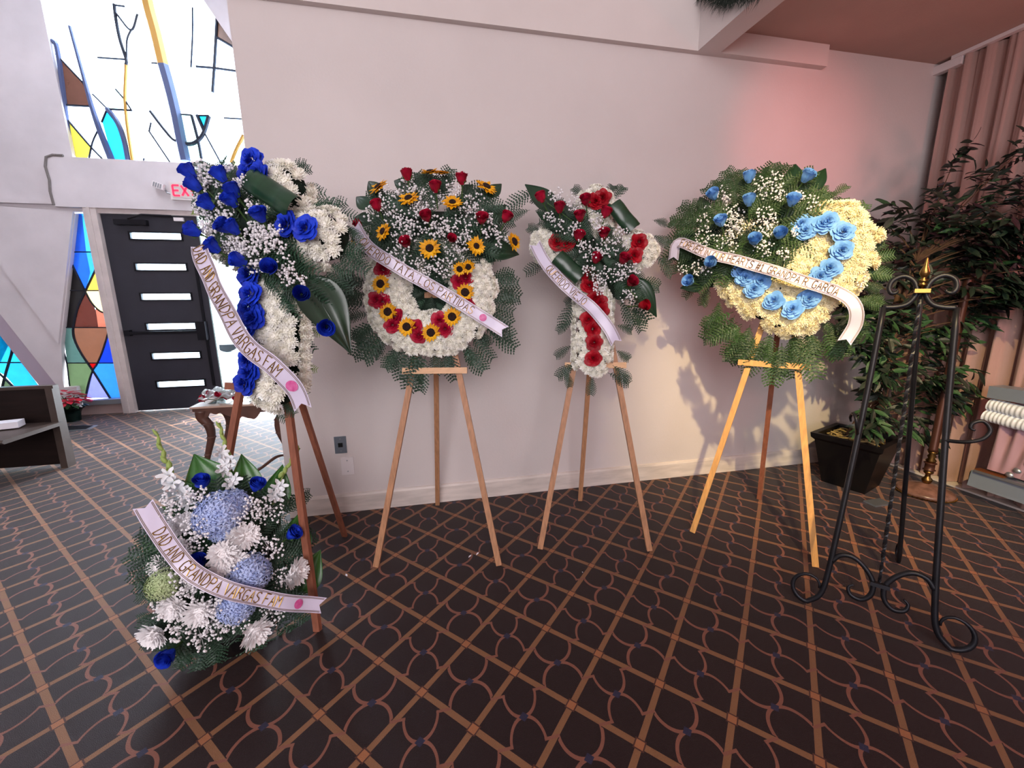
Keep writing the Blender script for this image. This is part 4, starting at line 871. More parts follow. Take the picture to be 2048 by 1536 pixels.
# ------------------------------------------------------------------ floor arrangement
def z5(x, y): return 240+x/2.954, 820+y/2.954
EA = eframe((-.80, 1.66, 0), (.90, .43, 0), lean=.35)
ar = thing('flower_arrangement', 'blue and white flower arrangement standing on the carpet', 'flower arrangement', (-.80, 1.66, 0))
mb = MB().lathe([(.08, 0), (.10, .02), (.115, .10), (.11, .12), (.08, .13)], EA['m']+EA['n']*.05, 20); build(mb, 'container', M['pot'], ar)
b5 = UV(EA, PT(EA, 455, 1135, .05))
foam(EA, ar, [(b5[0]-.05, b5[1]-.12), (b5[0]+.03, b5[1]+.14)], .19, .10, .0)
fern_field(EA, ar, b5, .24, .29, 0, .02, .11, 120, FERN['fern'], seed=31, s=.62, outer=1.0)
fern_ring(EA, ar, [z5(520, 1330)+(-50, 60), z5(560, 1340)+(-24, 70), z5(700, 1340)+(10, 80), z5(760, 1340)+(40, 66), z5(820, 1330)+(60, 50), z5(640, 1340)+(-6, 84), z5(420, 1380)+(-30, 60), z5(900, 1290)+(70, 30), z5(600, 1380)+(-20, 70), z5(650, 1380)+(10, 70), z5(700, 1380)+(30, 50), z5(950, 1250)+(50, 40), z5(930, 1300)+(40, 50), z5(980, 1200)+(50, 20), z5(560, 1400)+(-40, 50), z5(640, 1430)+(0, 60), z5(230, 1200)+(-40, 10), z5(260, 1100)+(-50, 6), z5(300, 1330)+(-60, 20), z5(970, 620)+(40, -34), z5(960, 560)+(50, -20), z5(870, 1380)+(40, 30), z5(760, 1420)+(20, 40), z5(500, 1400)+(-20, 60)], .02, FERN['fern'], s=1.0)
for b, t, w_ in [((590, 540), (440, 266), 3.0), ((765, 520), (722, 266), 2.3), ((900, 580), (965, 330), 2.3), ((1010, 860), (1065, 620), 3.0), ((1040, 1080), (1190, 842), 2.8), ((310, 900), (136, 790), 3.0), ((500, 500), (345, 418), 1.4), ((420, 640), (250, 575), 1.4)]:
    ti_at(EA, ar, z5(*b), z5(*t), .03, .06, me=TIL, wd=w_*.75)
for x, y, o, s_, me in [(585, 610, .16, 1.45, HYD), (670, 560, .14, 1.05, HYD), (530, 650, .15, 1.0, HYD), (760, 970, .19, 1.35, HYD), (690, 1150, .19, 1.15, HYD), (255, 1030, .14, .95, HYDG), (610, 700, .15, .95, HYD)]:
    place('hydrangea', me, PT(EA, *z5(x, y), o), frame(EA['N']+EA['w']*.4+EA['u']*(x-600)/700), s_, ar, label='pale green hydrangea' if me is HYDG else None)
for i, (x, y, o, s_) in enumerate([(745, 745, .20, .92), (690, 760, .19, .8), (600, 850, .21, .92), (600, 920, .21, .8), (680, 880, .2, .7), (1045, 950, .15, 1.0), (1010, 1000, .15, .7), (315, 1160, .14, .92), (475, 1190, .18, .98), (800, 1310, .16, 1.08), (200, 1325, .10, .92), (235, 920, .08, .8), (360, 680, .12, .75), (320, 700, .12, .6), (400, 650, .12, .6), (360, 800, .13, .5)]):
    place('large_chrysanthemum', BIGMUM[i % 2], PT(EA, *z5(x, y), o), frame(EA['N']+EA['w']*(900-y)/900+EA['u']*(x-600)/500, i), s_, ar)
for i, (x, y) in enumerate([(488, 435), (805, 455), (1012, 738), (462, 905), (290, 1445)]):
    rose_at(EA, ar, 'blue', *z5(x, y), .13 if i != 3 else .19, 'bud', 1.05, tilt=((x-600)/600, (900-y)/900), i=i)
for (path, fl, bd_) in (([(400, 560), (330, 440), (285, 330), (212, 125)], [(280, 385), (300, 430), (350, 470), (390, 500), (400, 545)], [(215, 140), (228, 185), (240, 225), (258, 265), (265, 300), (290, 330), (300, 365)]),
                        ([(690, 480), (640, 330), (622, 200), (588, 75)], [(600, 255), (620, 330), (610, 360), (670, 410), (650, 440), (640, 300)], [(585, 95), (598, 130), (610, 165), (618, 200), (622, 240), (642, 275)]),
                        ([(900, 560), (940, 440), (990, 340), (1062, 225)], [(920, 470), (910, 500), (930, 510), (945, 450)], [(1050, 240), (1030, 265), (1010, 300), (995, 330), (975, 360), (950, 385)])):
    pp = [PT(EA, *z5(x, y), .06) for x, y in path]; st = build(MB().tube(catmull(pp, 12), .0035, 6), 'gladiolus', M['bud'], ar)
    ro = Matrix.Translation(-rootof(st))
    for i, (x, y) in enumerate(fl):
        p = PT(EA, *z5(x, y), .085); nv = EA['N']+EA['u']*random.Random(i+x).uniform(-.7, .7)+EA['w']*.2
        link('floret', TRUMP[i % 2], st, M=Matrix.LocRotScale(p-rootof(st), frame(nv, i).to_quaternion(), Vector((1.05, 1.05, 1.05))))
    for i, (x, y) in enumerate(bd_):
        p = PT(EA, *z5(x, y), .065); d = (pp[-1]-pp[0]).normalized()+EA['u']*(.3 if i % 2 else -.3)
        q = MB(); k = .0058+.0008*i; q.lathe([(k*.3, -.014), (k, -.004), (k*1.05, .008), (k*.2, .024)], n=7); q.v = [tuple(frame(d) @ Vector(v)+p) for v in q.v]
        build(q, 'bud', M['bud'], st, smooth=True)
breath(EA, ar, [(*z5(x, y), r/2.954, n, e) for x, y, r, n, e in [(300, 540, 70, 50, 0), (440, 520, 70, 40, 0), (470, 490, 50, 20, 0), (300, 610, 70, 35, 0), (560, 540, 60, 20, .02), (780, 600, 90, 55, .02), (880, 590, 90, 60, 0), (820, 560, 80, 40, .0), (450, 720, 100, 70, .03), (420, 800, 80, 50, .02), (700, 640, 60, 30, .04), (880, 820, 90, 65, .02), (760, 850, 60, 24, .04), (370, 1010, 90, 70, .03), (420, 1060, 90, 60, .04), (960, 1000, 70, 40, 0), (560, 1140, 80, 55, .05), (570, 1260, 100, 80, .03), (690, 1250, 80, 50, .04), (340, 1300, 80, 60, .02), (480, 1340, 90, 60, .0), (220, 1180, 60, 30, -.03), (900, 1200, 80, 40, 0), (650, 950, 50, 24, .05), (340, 890, 60, 30, .03)]], .165, seed=33, r=.0048)
ribbon(EA, [PT(EA, *z5(x, y), o) for x, y, o in [(135, 555, .16), (215, 690, .20), (310, 830, .24), (430, 960, .27), (600, 1050, .28), (800, 1105, .27), (1000, 1140, .24), (1205, 1155, .20)]], .060, ar, 'DAD AND GRANDPA VARGAS FAM', .14, .78, seal=.865)

# ------------------------------------------------------------------ wrought iron easel
A_, B_ = onZ(1600, 1205), onZ(1900, 1305)
EI = eframe((A_+B_)/2, B_-A_, .2)
ie = thing('iron_easel', 'tall black wrought iron scroll easel standing empty on the right', 'easel', EI['m'])
def ip(a, z, off=0.0): return EI['m']+EI['u']*a+(EI['n']*.2+Vector((0, 0, 1)))*z+EI['N']*off
def spiral(c, r0, r1, a0, a1, n=26, f=ip, off=0.0):
    return [f(c[0]+(r0+(r1-r0)*i/n)*math.cos(math.radians(a0+(a1-a0)*i/n)), c[1]+(r0+(r1-r0)*i/n)*math.sin(math.radians(a0+(a1-a0)*i/n)), off) for i in range(n+1)]
for sg in (-1, 1):
    f = lambda a, z, off=0.0, sg=sg: ip(sg*a+.012, z, off)
    # leg with its scrolled foot
    pts = catmull([f(.112, 1.345), f(.128, .95), f(.150, .55), f(.172, .20), f(.190, .07), f(.235, .016)], 22)
    foot = [f(.235+.062*math.sin(math.radians(k)), .078-.062*math.cos(math.radians(k))) for k in range(12, 190, 14)]+[f(.232-.035*math.sin(math.radians(k)), .098+.040*math.cos(math.radians(k))) for k in range(10, 120, 22)]
    build(MB().tube(pts+foot, [.0115]*len(pts)+list(np.linspace(.0115, .005, len(foot))), 8), 'leg', M['iron'], ie, smooth=True)
    # top scroll : from shoulder in to the clamp, up and curling outward
    top = catmull([f(.112, 1.345), f(.07, 1.347), f(.035, 1.362), f(.014, 1.405), f(.026, 1.452), f(.060, 1.474), f(.094, 1.458), f(.103, 1.425), f(.092, 1.404), f(.076, 1.408), f(.074, 1.418)], 44)
    build(MB().tube(top, list(np.linspace(.011, .010, 34))+list(np.linspace(.010, .004, 11)), 8), 'top_scroll', M['iron'], ie, smooth=True)
    # bottom S scroll from leg to the clamp and curling back under
    bs = catmull([f(.168, .225), f(.14, .262), f(.095, .268), (f(.05, .235)), f(.020, .185), f(.022, .130), f(.052, .098), f(.088, .106), f(.098, .135), f(.082, .152)], 40)
    build(MB().tube(bs, list(np.linspace(.011, .010, 30))+list(np.linspace(.010, .004, 11)), 8), 'bottom_scroll', M['iron'], ie, smooth=True)
    # support hook
    hk = catmull([ip(sg*.128+.012, .82), ip(sg*.18+.012, .825, .03), ip(sg*.225+.012, .845, .04), ip(sg*.243+.012, .882, .04), ip(sg*.222+.012, .912, .04), ip(sg*.195+.012, .902, .04), ip(sg*.190+.012, .882, .04), ip(sg*.203+.012, .874, .04)], 36) if sg > 0 else \
         catmull([ip(-.128, .80), ip(-.135, .81, .05), ip(-.142, .83, .10), ip(-.150, .865, .115), ip(-.160, .885, .09), ip(-.165, .87, .06), ip(-.16, .85, .05)], 30)
    build(MB().tube(hk, list(np.linspace(.0075, .0065, len(hk)-8))+list(np.linspace(.0065, .004, 8)), 8), 'support_hook', M['iron'], ie, smooth=True)
# centre twisted rod
q = MB(); pts = [ip(.012, z) for z in np.linspace(.185, 1.40, 90)]
q.tube(pts, [.0075 if .3 < z < 1.3 else .006 for z in np.linspace(.185, 1.40, 90)], 4, twist=.42); build(q, 'twisted_rod', M['iron'], ie)
q = MB(); q.bar(ip(-.012, 1.408, .012), ip(.036, 1.408, .012), .016, .03, EI['w']); build(q, 'clamp', M['brass'], ie, label='gilt clamp')
q = MB(); q.bar(ip(-.020, .185, .012), ip(.044, .185, .012), .016, .03, EI['w']); build(q, 'clamp', M['iron'], ie)
q = MB().lathe([(.007, 0), (.007, .03), (.016, .035), (.016, .042), (.008, .046), (.015, .050), (.015, .057), (.008, .062), (.010, .07), (.017, .082), (.015, .095), (.007, .115), (.004, .14), (.001, .15)], ip(.012, 1.40), 12)
build(q, 'finial', M['brass'], ie, smooth=True, label='gilt flame finial')
bf = onZ(1797, 1135)
pts = catmull([ip(.012, 1.38), ip(.012, 1.38).lerp(bf, .5), ip(.012, 1.38).lerp(bf, .93)+Vector((0, 0, 0)), bf+Vector((.03, .03, .02))], 20)+[bf+Vector((.03, .03, .065))+Vector((.7, .7, 0))*.045*math.sin(math.radians(k))+Vector((0, 0, -.045*math.cos(math.radians(k)))) for k in range(10, 300, 20)]
build(MB().tube(pts, [.010]*21+list(np.linspace(.009, .004, len(pts)-21)), 8), 'back_leg', M['iron'], ie, smooth=True)

# ------------------------------------------------------------------ curtain
cur = thing('curtain', 'long pinkish beige pleated curtain covering the right wall', 'curtain', (XC, 1.2, 0))
rr = random.Random(4)
def curtain_x(y, z):
    k = .5+.5*min(1, max(0, (2.9-z)/2.2)); ph = y*2*PI/.135+1.1*math.sin(y*5.1)+.5*math.sin(y*2.3+1)
    return XC+.045-.042*k*math.sin(ph)-.014*math.sin(ph*2.3+.5)*k+.008*math.sin(ph*4.1+z*1.3)+.012*math.sin(z*1.7+y*7)
q = MB(); ny, nz_ = 520, 10
q.grid(lambda a, b: (curtain_x(-2.6+5.28*a, .015+3.025*b), -2.6+5.28*a, .015+3.025*b), ny, nz_); build(q, 'curtain_panel', M['curt'], cur, smooth=True)
q = MB().bb(XC+.0, XC+.05, 2.60, YW, 2.985, 3.04).bb(XC-.01, XC+.03, -2.6, 2.66, 3.035, 3.058); build(q, 'curtain_track', M['white'], cur)
q = MB().bb(XC-.012, XC+.10, -2.6, 2.64, .0, .012); build(q, 'trim_13', M['base'], kind='structure')

# ------------------------------------------------------------------ potted artificial tree
PC = Vector((3.12, 2.36, 0))
pt_ = thing('potted_tree', 'artificial tree with green and plum leaves in black square planter', 'plant', PC)
q = MB(); rt = Matrix.Rotation(.35, 3, 'Z')
def sqring(h, w): return [PC+rt @ Vector((a*w, b*w, h)) for a, b in ((-1, -1), (1, -1), (1, 1), (-1, 1))]
lv = [(0, .135), (.03, .14), (.33, .195), (.35, .215), (.385, .22), (.385, .185), (.33, .175)]
vs = [v for h, w in lv for v in sqring(h, w)]; fs = [(i*4+k, i*4+(k+1) % 4, i*4+4+(k+1) % 4, i*4+4+k) for i in range(len(lv)-1) for k in range(4)]
q.add(vs, fs+[(3, 2, 1, 0), tuple(range(len(lv)*4-4, len(lv)*4))]); build(q, 'planter', M['pot'], pt_)
q = MB(); rr = random.Random(5)
for k in range(70):
    a, b = rr.uniform(-.15, .15), rr.uniform(-.15, .15); p = PC+rt @ Vector((a, b, .34+rr.uniform(0, .035))); d = Vector((rr.uniform(-1, 1), rr.uniform(-1, 1), rr.uniform(-.1, .3))).normalized()*.04
    q.tube([p-d, p+Vector((0, 0, .012)), p+d], .005, 4)
build(q, 'moss', mat('dry_moss', '#a08a5a', .9, var=.4), pt_, kind='stuff')
TC = Vector((3.22, 2.25, 1.62))
trunks = []
for k in range(3):
    base = PC+Vector((.035*math.cos(k*2.1), .035*math.sin(k*2.1), .33)); pts = []
    for i in range(15):
        t = i/14; a = k*2.1+t*5; pts.append(base.lerp(TC+Vector((.0, .0, -.1)), t)+Vector((math.cos(a), math.sin(a), 0))*.028*(1-t*.3)+Vector((.05*math.sin(t*5), .0, 0)))
    build(MB().tube(catmull(pts, 28), list(np.linspace(.021, .012, 29)), 7), 'trunk', M['bark'], pt_, smooth=True); trunks.append(pts)
LEAF = {}
def leafmesh(m, L=.105, W_=.036):
    q = MB(); q.grid(lambda a, b: ((2*a-1)*W_*.5*math.sin(PI*min(.999, max(.001, b**.85))), L*b, -.012*b*b*1.5+.004*abs(2*a-1)), 2, 5); q.tube([(0, -.018, .002), (0, 0, 0)], .0012, 3, caps=False); return q.data('leaf', M[m])
for m_ in ('leafd', 'leafp', 'leafg'): LEAF[m_] = leafmesh(m_)
# branch tips given by where the photograph shows leaf sprays: (px, py, depth offset from the trunk plane)
sprays = [(2040, 480, -.2), (2046, 540, -.2), (2030, 590, -.2), (2044, 410, -.2), (1995, 450, -.15), (2025, 360, -.15), (1940, 450, -.1), (1715, 560, .1), (1705, 620, .1), (1790, 640, 0), (1830, 690, .0), (1765, 700, 0), (1850, 790, 0), (1905, 330, 0), (1985, 345, -.1), (2030, 310, -.12), (1880, 395, .05), (1940, 400, -.1), (2010, 400, -.15), (1810, 440, .1), (1850, 470, 0), (1900, 460, -.05), (1960, 470, -.15), (2020, 460, -.2), (1780, 490, .1), (1820, 520, .05), (1880, 520, 0), (1960, 530, -.15), (2020, 520, -.2), (1770, 450, .15),
 (1940, 580, -.1), (1990, 590, -.15), (2015, 570, -.2), (1790, 560, .05), (1840, 570, 0), (1750, 540, .1), (1740, 600, .05), (1800, 620, 0), (1900, 600, -.05), (1960, 610, -.1), (1920, 560, -.1), (2035, 440, -.2), (1860, 430, 0), (1925, 500, -.05), (1985, 500, -.1),
 (1730, 650, .05), (1760, 670, 0), (1800, 680, 0), (1870, 660, -.05), (1900, 690, -.05), (1745, 720, 0), (1720, 700, .05), (1790, 730, -.05), (1840, 720, 0), (1890, 740, -.05), (1900, 790, -.05), (1870, 780, -.05), (1760, 780, 0), (1750, 820, -.05), (1730, 845, -.1), (1770, 840, -.05), (1840, 830, 0), (1830, 860, 0), (1860, 760, -.1), (1775, 750, -.1), (1820, 650, .1), (1760, 625, .1), (1700, 680, .05), (1935, 640, -.05), (1880, 810, 0), (1790, 800, .05)]
rr = random.Random(9); nleaf = 0; extra = {'leafd': MB(), 'leafp': MB(), 'leafg': MB()}; jobs = []
for si, (px, py, dz) in enumerate(sprays):
    p = onY(px, py, TC.y+dz*1.3)
    if p.x > 3.58: p = onX(px, py, 3.58)
    zt = min(TC.z, max(.5, p.z-.15)); tb = PC.lerp(TC, (zt-.33)/(TC.z-.33)); tb.z = zt
    mid = tb.lerp(p, .5)+Vector((0, 0, .03)); br = catmull([tb, mid, p], 8)
    build(MB().tube(br, list(np.linspace(.006, .002, 9)), 5, caps=False), 'branch', M['bark'], pt_)
    dv = (p-tb).normalized()
    up_ = py < 640
    nsub = (5 if px > 1900 else 4) if 420 < py < 640 else (3 if py < 420 else 4)
    for q_ in range(nsub):
        sd = (dv+Vector((rr.uniform(-1, 1), rr.uniform(-.7, .7), rr.uniform(-.5, .5)))*.9).normalized()
        st = p-dv*rr.uniform(0, .09)+Vector((rr.uniform(-.04, .04), rr.uniform(-.04, .04), rr.uniform(-.04, .04))); Ls = .16
        nl_ = 9 if py < 640 else 8
        for i in range(nl_):
            t = i/(nl_-1); pos = st+sd*Ls*t+Vector((0, 0, -.03*t*t)); lat = sd.cross(Vector((0, 0, 1))).normalized()*(1 if i % 2 else -1)
            al = (sd*.6+lat*(.8 if i < nl_-1 else 0)+Vector((0, 0, rr.uniform(-.95, .1)))).normalized()
            if si < 12 and py < 420: mt = 'leafp' if rr.random() < .6 else 'leafd'
            elif py < 640: mt = 'leafp' if rr.random() < .2 else ('leafg' if rr.random() < .05 else 'leafd')
            else: mt = 'leafg' if rr.random() < .42 else 'leafd'
            jobs.append((mt, pos, al, Vector((rr.uniform(-.6, .3), rr.uniform(-1.6, -.4), .7)), rr.uniform(.75, 1.15)*(.8 if py < 420 else 1)))
jobs.sort(key=lambda j: j[1].y)
for k, (mt, pos, al, nv, s_) in enumerate(jobs):
    Mx = leafframe(al, nv)
    if k < 298: place('leaf', LEAF[mt], pos, Mx, s_, pt_)
    else:
        me = LEAF[mt]; extra[mt].add([Mx @ (Vector(v.co)*s_)+pos for v in me.vertices], [tuple(f.vertices) for f in me.polygons])
ev = MB(); mats = []
for mt in extra:
    build(extra[mt], 'leaves', M[mt], pt_, kind='stuff')
q = MB().bb(2.92, 3.06, 2.02, 2.10, .001, .012); build(q, 'cable_plate', M['steel'], None, label='small metal plate lying by the black planter', cat='plate')

# ------------------------------------------------------------------ torchiere floor lamp
TL = Vector((3.46, 2.10, 0)); tl = thing('floor_lamp', 'bronze torchiere pole with brass fittings behind the iron easel', 'lamp', TL)
q = MB().lathe([(.155, .012), (.16, .03), (.15, .04), (.10, .055), (.05, .07), (.03, .08), (.012, .085)], TL, 32); build(q, 'base', mat('pinkish_marble_base', '#7a5a50', .25, var=.4, scale=20), tl, smooth=True)
q = MB()
for k in range(40):
    a0 = k*2*PI/40; q.tube([TL+Vector((.15*math.cos(a0), .15*math.sin(a0), .008)), TL+Vector((.163*math.cos(a0+.08), .163*math.sin(a0+.08), .016)), TL+Vector((.15*math.cos(a0+.157), .15*math.sin(a0+.157), .008))], .005, 5)
build(q, 'brass_rim', M['brass'], tl)
q = MB().lathe([(.018, .08), (.028, .10), (.030, .115), (.016, .13), (.014, .15), (.026, .16), (.028, .17), (.020, .18)], TL, 20); build(q, 'brass_fitting', M['brass'], tl, smooth=True)
q = MB().lathe([(.030, .18), (.036, .185), (.028, .19), (.027, .225), (.036, .235), (.03, .24)], TL, 20); build(q, 'collar', M['bronze'], tl, smooth=True)
q = MB().lathe([(.022, .24), (.030, .255), (.018, .27), (.026, .285), (.017, .30), (.027, .315), (.02, .325)], TL, 20); build(q, 'brass_fitting', M['brass'], tl, smooth=True)
q = MB().lathe([(.030, .325), (.024, .34), (.022, 1.45), (.026, 1.5), (.012, 1.52)], TL, 20); build(q, 'pole', M['bronze'], tl, smooth=True)

# ------------------------------------------------------------------ grey-blue casket corner
XK = 3.61
ck = thing('casket', 'blue grey metal casket corner lined with white satin at right edge', 'casket', (XK, 1.4, .1))
q = MB().prism([(XK, .4, .115), (XK, 1.965, .115), (XK, 1.965, .205), (XK+.012, 1.965, .222), (XK+.02, .4, .222)], (.12, 0, 0)); build(q, 'lower_ledge', M['cask'], ck)
q = MB().bb(XK-.008, XK+.02, .4, 1.94, .222, .236); build(q, 'ledge_lip', M['alu'], ck)
q = MB().prism([(XK-.02, .4, .735), (XK-.02, 1.955, .735), (XK-.02, 1.955, .812), (XK-.02, 1.80, .815), (XK-.02, 1.6, .85), (XK-.02, .4, .86)], (.12, 0, 0)); build(q, 'upper_lid', M['cask'], ck)
def ruffle(a, b):
    y = 1.955-1.5*a; puff = .030*abs(math.sin(PI*b*2))**.5+.0028*math.sin(y*2*PI/.022+b*2+math.sin(y*40)); return (XK+.01-puff, y+.02*(b-.5), .722-.155*b-.005*math.sin(y*22))
build(MB().grid(ruffle, 700, 14), 'satin_ruffle', M['satin'], ck, smooth=True)
q = MB().grid(lambda a, b: (XK+.05-.03*math.sin(a*16)*(1-b)-.02*b, 1.90-.22*a+.06*b*a, .60-.345*b), 30, 6); build(q, 'pink_drape', M['pinkc'], ck, smooth=True)
q = MB().bb(XK+.08, XK+.10, .4, 1.86, .236, .735); build(q, 'inner_panel', M['pinkc'], ck)
for y_, z_ in ((1.76, .30), (1.72, .36), (1.79, .26), (1.70, .42)):
    q = MB().lathe([(.004, -.02), (.02, -.012), (.024, 0), (.018, .014), (.004, .02)], (XK+.04, y_, z_), 12); build(q, 'silver_ornament', M['alu'], ck, smooth=True)
q = MB().bb(XK+.0, XK+.05, 1.80, 1.945, .237, .243); build(q, 'copper_strip', mat('copper_strip', '#c27a4c', .3, .8), ck, label='copper coloured strip')

# ------------------------------------------------------------------ side table, wrapped roses
TX0, TX1, TY0, TY1, TZ = -1.53, -.93, 3.09, 3.46, .70
sd = thing('side_table', 'carved dark wood side table with glass inset behind the wall end', 'table', ((TX0+TX1)/2, (TY0+TY1)/2, 0))
q = MB()
for x0, x1, y0, y1 in ((TX0, TX1, TY0, TY0+.07), (TX0, TX1, TY1-.07, TY1), (TX0, TX0+.07, TY0+.07, TY1-.07), (TX1-.07, TX1, TY0+.07, TY1-.07)): q.bb(x0, x1, y0, y1, TZ-.012, TZ)
build(q, 'tabletop_rim', M['tabtop'], sd)
build(MB().bb(TX0+.07, TX1-.07, TY0+.07, TY1-.07, TZ-.014, TZ-.004), 'glass_inset', M['mirror'], sd)
q = MB().bb(TX0+.01, TX1-.01, TY0+.01, TY1-.01, TZ-.035, TZ-.014); build(q, 'under_frame', M['carved'], sd)
def apron(y):
    pts = []
    for i in range(41):
        t = i/40; e = abs(2*t-1); z = TZ-.05-.055*math.exp(-((t-.42)/.09)**2)-.055*math.exp(-((t-.62)/.09)**2)-.012*abs(math.sin(t*26))-.02*(e > .8)
        pts.append((TX0+.05+(TX1-TX0-.1)*t, y, z))
    return MB().prism([(TX0+.05, y, TZ-.035)]+pts+[(TX1-.05, y, TZ-.035)], (0, .015, 0))
build(apron(TY0+.02), 'carved_apron', M['carved'], sd)
for x, y, sg in ((TX0+.05, TY0+.04, -1), (TX1-.05, TY0+.04, 1), (TX0+.05, TY1-.04, -1), (TX1-.05, TY1-.04, 1)):
    c = [(0, .67), (sg*.005, .62), (sg*-.03, .56), (sg*-.035, .48), (sg*-.005, .38), (sg*.02, .28), (sg*.02, .16), (sg*.0, .07), (sg*.03, .012)]
    pts = catmull([(x+a, y, z) for a, z in c], 26); rad = [.034*(1-.72*min(1, i/17))+.006 for i in range(27)]
    lg = build(MB().tube(pts, rad, 8), 'leg', M['carved'], sd, smooth=True)
    for k in (6, 10, 14):
        q = MB().tube([pts[k], pts[k]+Vector((0, 0, .012))], [rad[k]*1.22, rad[k]*.9], 10); build(q, 'carved_ring', M['carved'], lg)
q = MB().tube(catmull([(TX0+.05, TY0+.04, .2), (TX0+.2, TY0+.12, .13), ((TX0+TX1)/2, (TY0+TY1)/2, .16), (TX1-.16, TY0+.14, .26), (TX1-.05, TY0+.05, .30)], 24), .011, 7); build(q, 'stretcher', M['carved'], sd, smooth=True)

wb = thing('wrapped_bouquet', 'cellophane wrapped red roses lying on the carved side table', 'bouquet', (-1.33, 3.27, TZ+.004))
rr = random.Random(12); RB = make_bud('rose_petals', M['crimson'], 77, L=.05, Rr=.024, opening=.2)
for k in range(9):
    p = Vector((-1.47+.035*k+rr.uniform(-.01, .01), 3.17+.05*(k % 3)+rr.uniform(-.01, .01), TZ+.036+.02*(k % 2)))
    place('rose', RB, p, frame(Vector((-.55, -.8, .15+rr.uniform(0, .3))), rr.random()*6), .95, wb, [('sepals', SEP)])
for k in range(10):
    p = Vector((-1.42+.03*k, 3.24+.03*(k % 4), TZ+.06)); place('leaf', LEAF['leafg'], p, leafframe(Vector((rr.uniform(-1, 1), rr.uniform(-1, .4), rr.uniform(-.1, .3))), Vector((0, -.3, 1))), 1.0, wb)
q = MB().grid(lambda a, b: (-1.50+.42*a+.02*math.sin(b*9), 3.12+.26*b, TZ+.015+.085*math.sin(PI*min(1, .12+b*.88))*math.sin(PI*(.12+.76*a))**.5+.010*math.sin(a*37+b*11)+.006*math.sin(b*41)), 36, 16); build(q, 'cellophane_wrap', M['cello'], wb, smooth=False)

# ------------------------------------------------------------------ pew, papers
pw = thing('pew', 'dark walnut pew end with worn edges at the left', 'pew', (-3.4, 4.1, 0))
build(MB().bb(-5.6, -3.06, 4.13, 4.165, .03, .695), 'backrest', M['pew'], pw)
build(MB().bb(-5.6, -3.0, 4.12, 4.175, .69, .715), 'top_rail', M['pewtrim'], pw)
q = MB().prism([(-3.06, 4.10, 0), (-3.06, 4.19, 0), (-3.06, 4.19, .70), (-3.06, 4.12, .70)], (.05, 0, 0)); build(q, 'end_post', M['pewtrim'], pw)
q = MB().prism([(-5.6, 4.13, .375), (-5.6, 3.60, .385), (-5.6, 3.585, .40), (-5.6, 3.60, .415), (-5.6, 4.13, .405)], (2.61, 0, 0)); build(q, 'seat', M['pewtrim'], pw)
q = MB().bb(-4.5, -4.44, 3.62, 4.13, 0, .38); build(q, 'seat_support', M['pew'], pw)
for k, (x, y, z, a) in enumerate(((-3.24, 3.97, .418, .3), (-3.40, 3.93, .418, -.15), (-3.42, 3.92, .448, .1))):
    lb = ['folded white card leaning at the right on the pew seat', 'lower white booklet on the pew seat', 'upper white booklet on the pew seat'][k]
    o = build(MB().box((0, 0, .0), (.15, .11, .028 if k else .05), Matrix.Rotation(a, 3, 'Z')), 'booklet', M['paper'], None, label=lb, cat='booklet', group='booklets on the pew'); o.location = (x, y, z+(.014 if k else .025))

# ------------------------------------------------------------------ poinsettia
PO = Vector((-4.10, 5.80, 0)); po_ = thing('poinsettia', 'red poinsettia in dark green foil pot below the stained glass', 'plant', PO)
q = MB().lathe([(.07, 0), (.075, .01), (.085, .10), (.10, .13), (.165, .175), (.15, .172), (.09, .14)], PO, 18); q.v = [(x+.006*math.sin(z*90+x*60), y, z) for x, y, z in q.v]; build(q, 'foil_pot', M['foil'], po_)
PB = MB().grid(lambda a, b: ((2*a-1)*.027*math.sin(PI*min(.999, max(.001, b**.8)))*(1+.25*math.sin(b*9)), .10*b, -.02*b*b), 2, 6).data('bract', M['poin'])
PL = MB().grid(lambda a, b: ((2*a-1)*.026*math.sin(PI*min(.999, max(.001, b**.8))), .095*b, -.035*b*b), 2, 6).data('leaf', M['leafg'])
rr = random.Random(3)
for k in range(46):
    a = k*2.39996; q_ = math.sqrt(k/46); c = PO+Vector((.13*q_*math.cos(a), .13*q_*math.sin(a), .37-.12*q_)); al = Vector((math.cos(a+rr.uniform(-.7, .7)), math.sin(a+rr.uniform(-.7, .7)), .45-.6*q_))
    place('bract', PB, c, leafframe(al, Vector((0, 0, 1))), rr.uniform(1.0, 1.4), po_)
for k in range(16):
    a = k*2.39996; c = PO+Vector((.07*math.cos(a), .07*math.sin(a), .21)); place('leaf', PL, c, leafframe(Vector((math.cos(a), math.sin(a), -.1)), Vector((0, 0, 1))), rr.uniform(.9, 1.2), po_)
for k in range(6): build(MB().tube([PO+Vector((0, 0, .1)), PO+Vector((.06*math.cos(k), .06*math.sin(k), .3))], .004, 5), 'stem', M['stem'], po_)
for p in ((.13, -.05, .21), (-.12, -.04, .2)):
    q = MB()
    for k in range(5):
        a = k*1.26; q.tube([PO+Vector(p), PO+Vector(p)+Vector((.03*math.cos(a), 0, .03*math.sin(a))), PO+Vector(p)+Vector((.045*math.cos(a+.4), -.01, .045*math.sin(a+.4)))], [.006, .012, .004], 5)
    build(q, 'white_bow', M['paper'], po_)

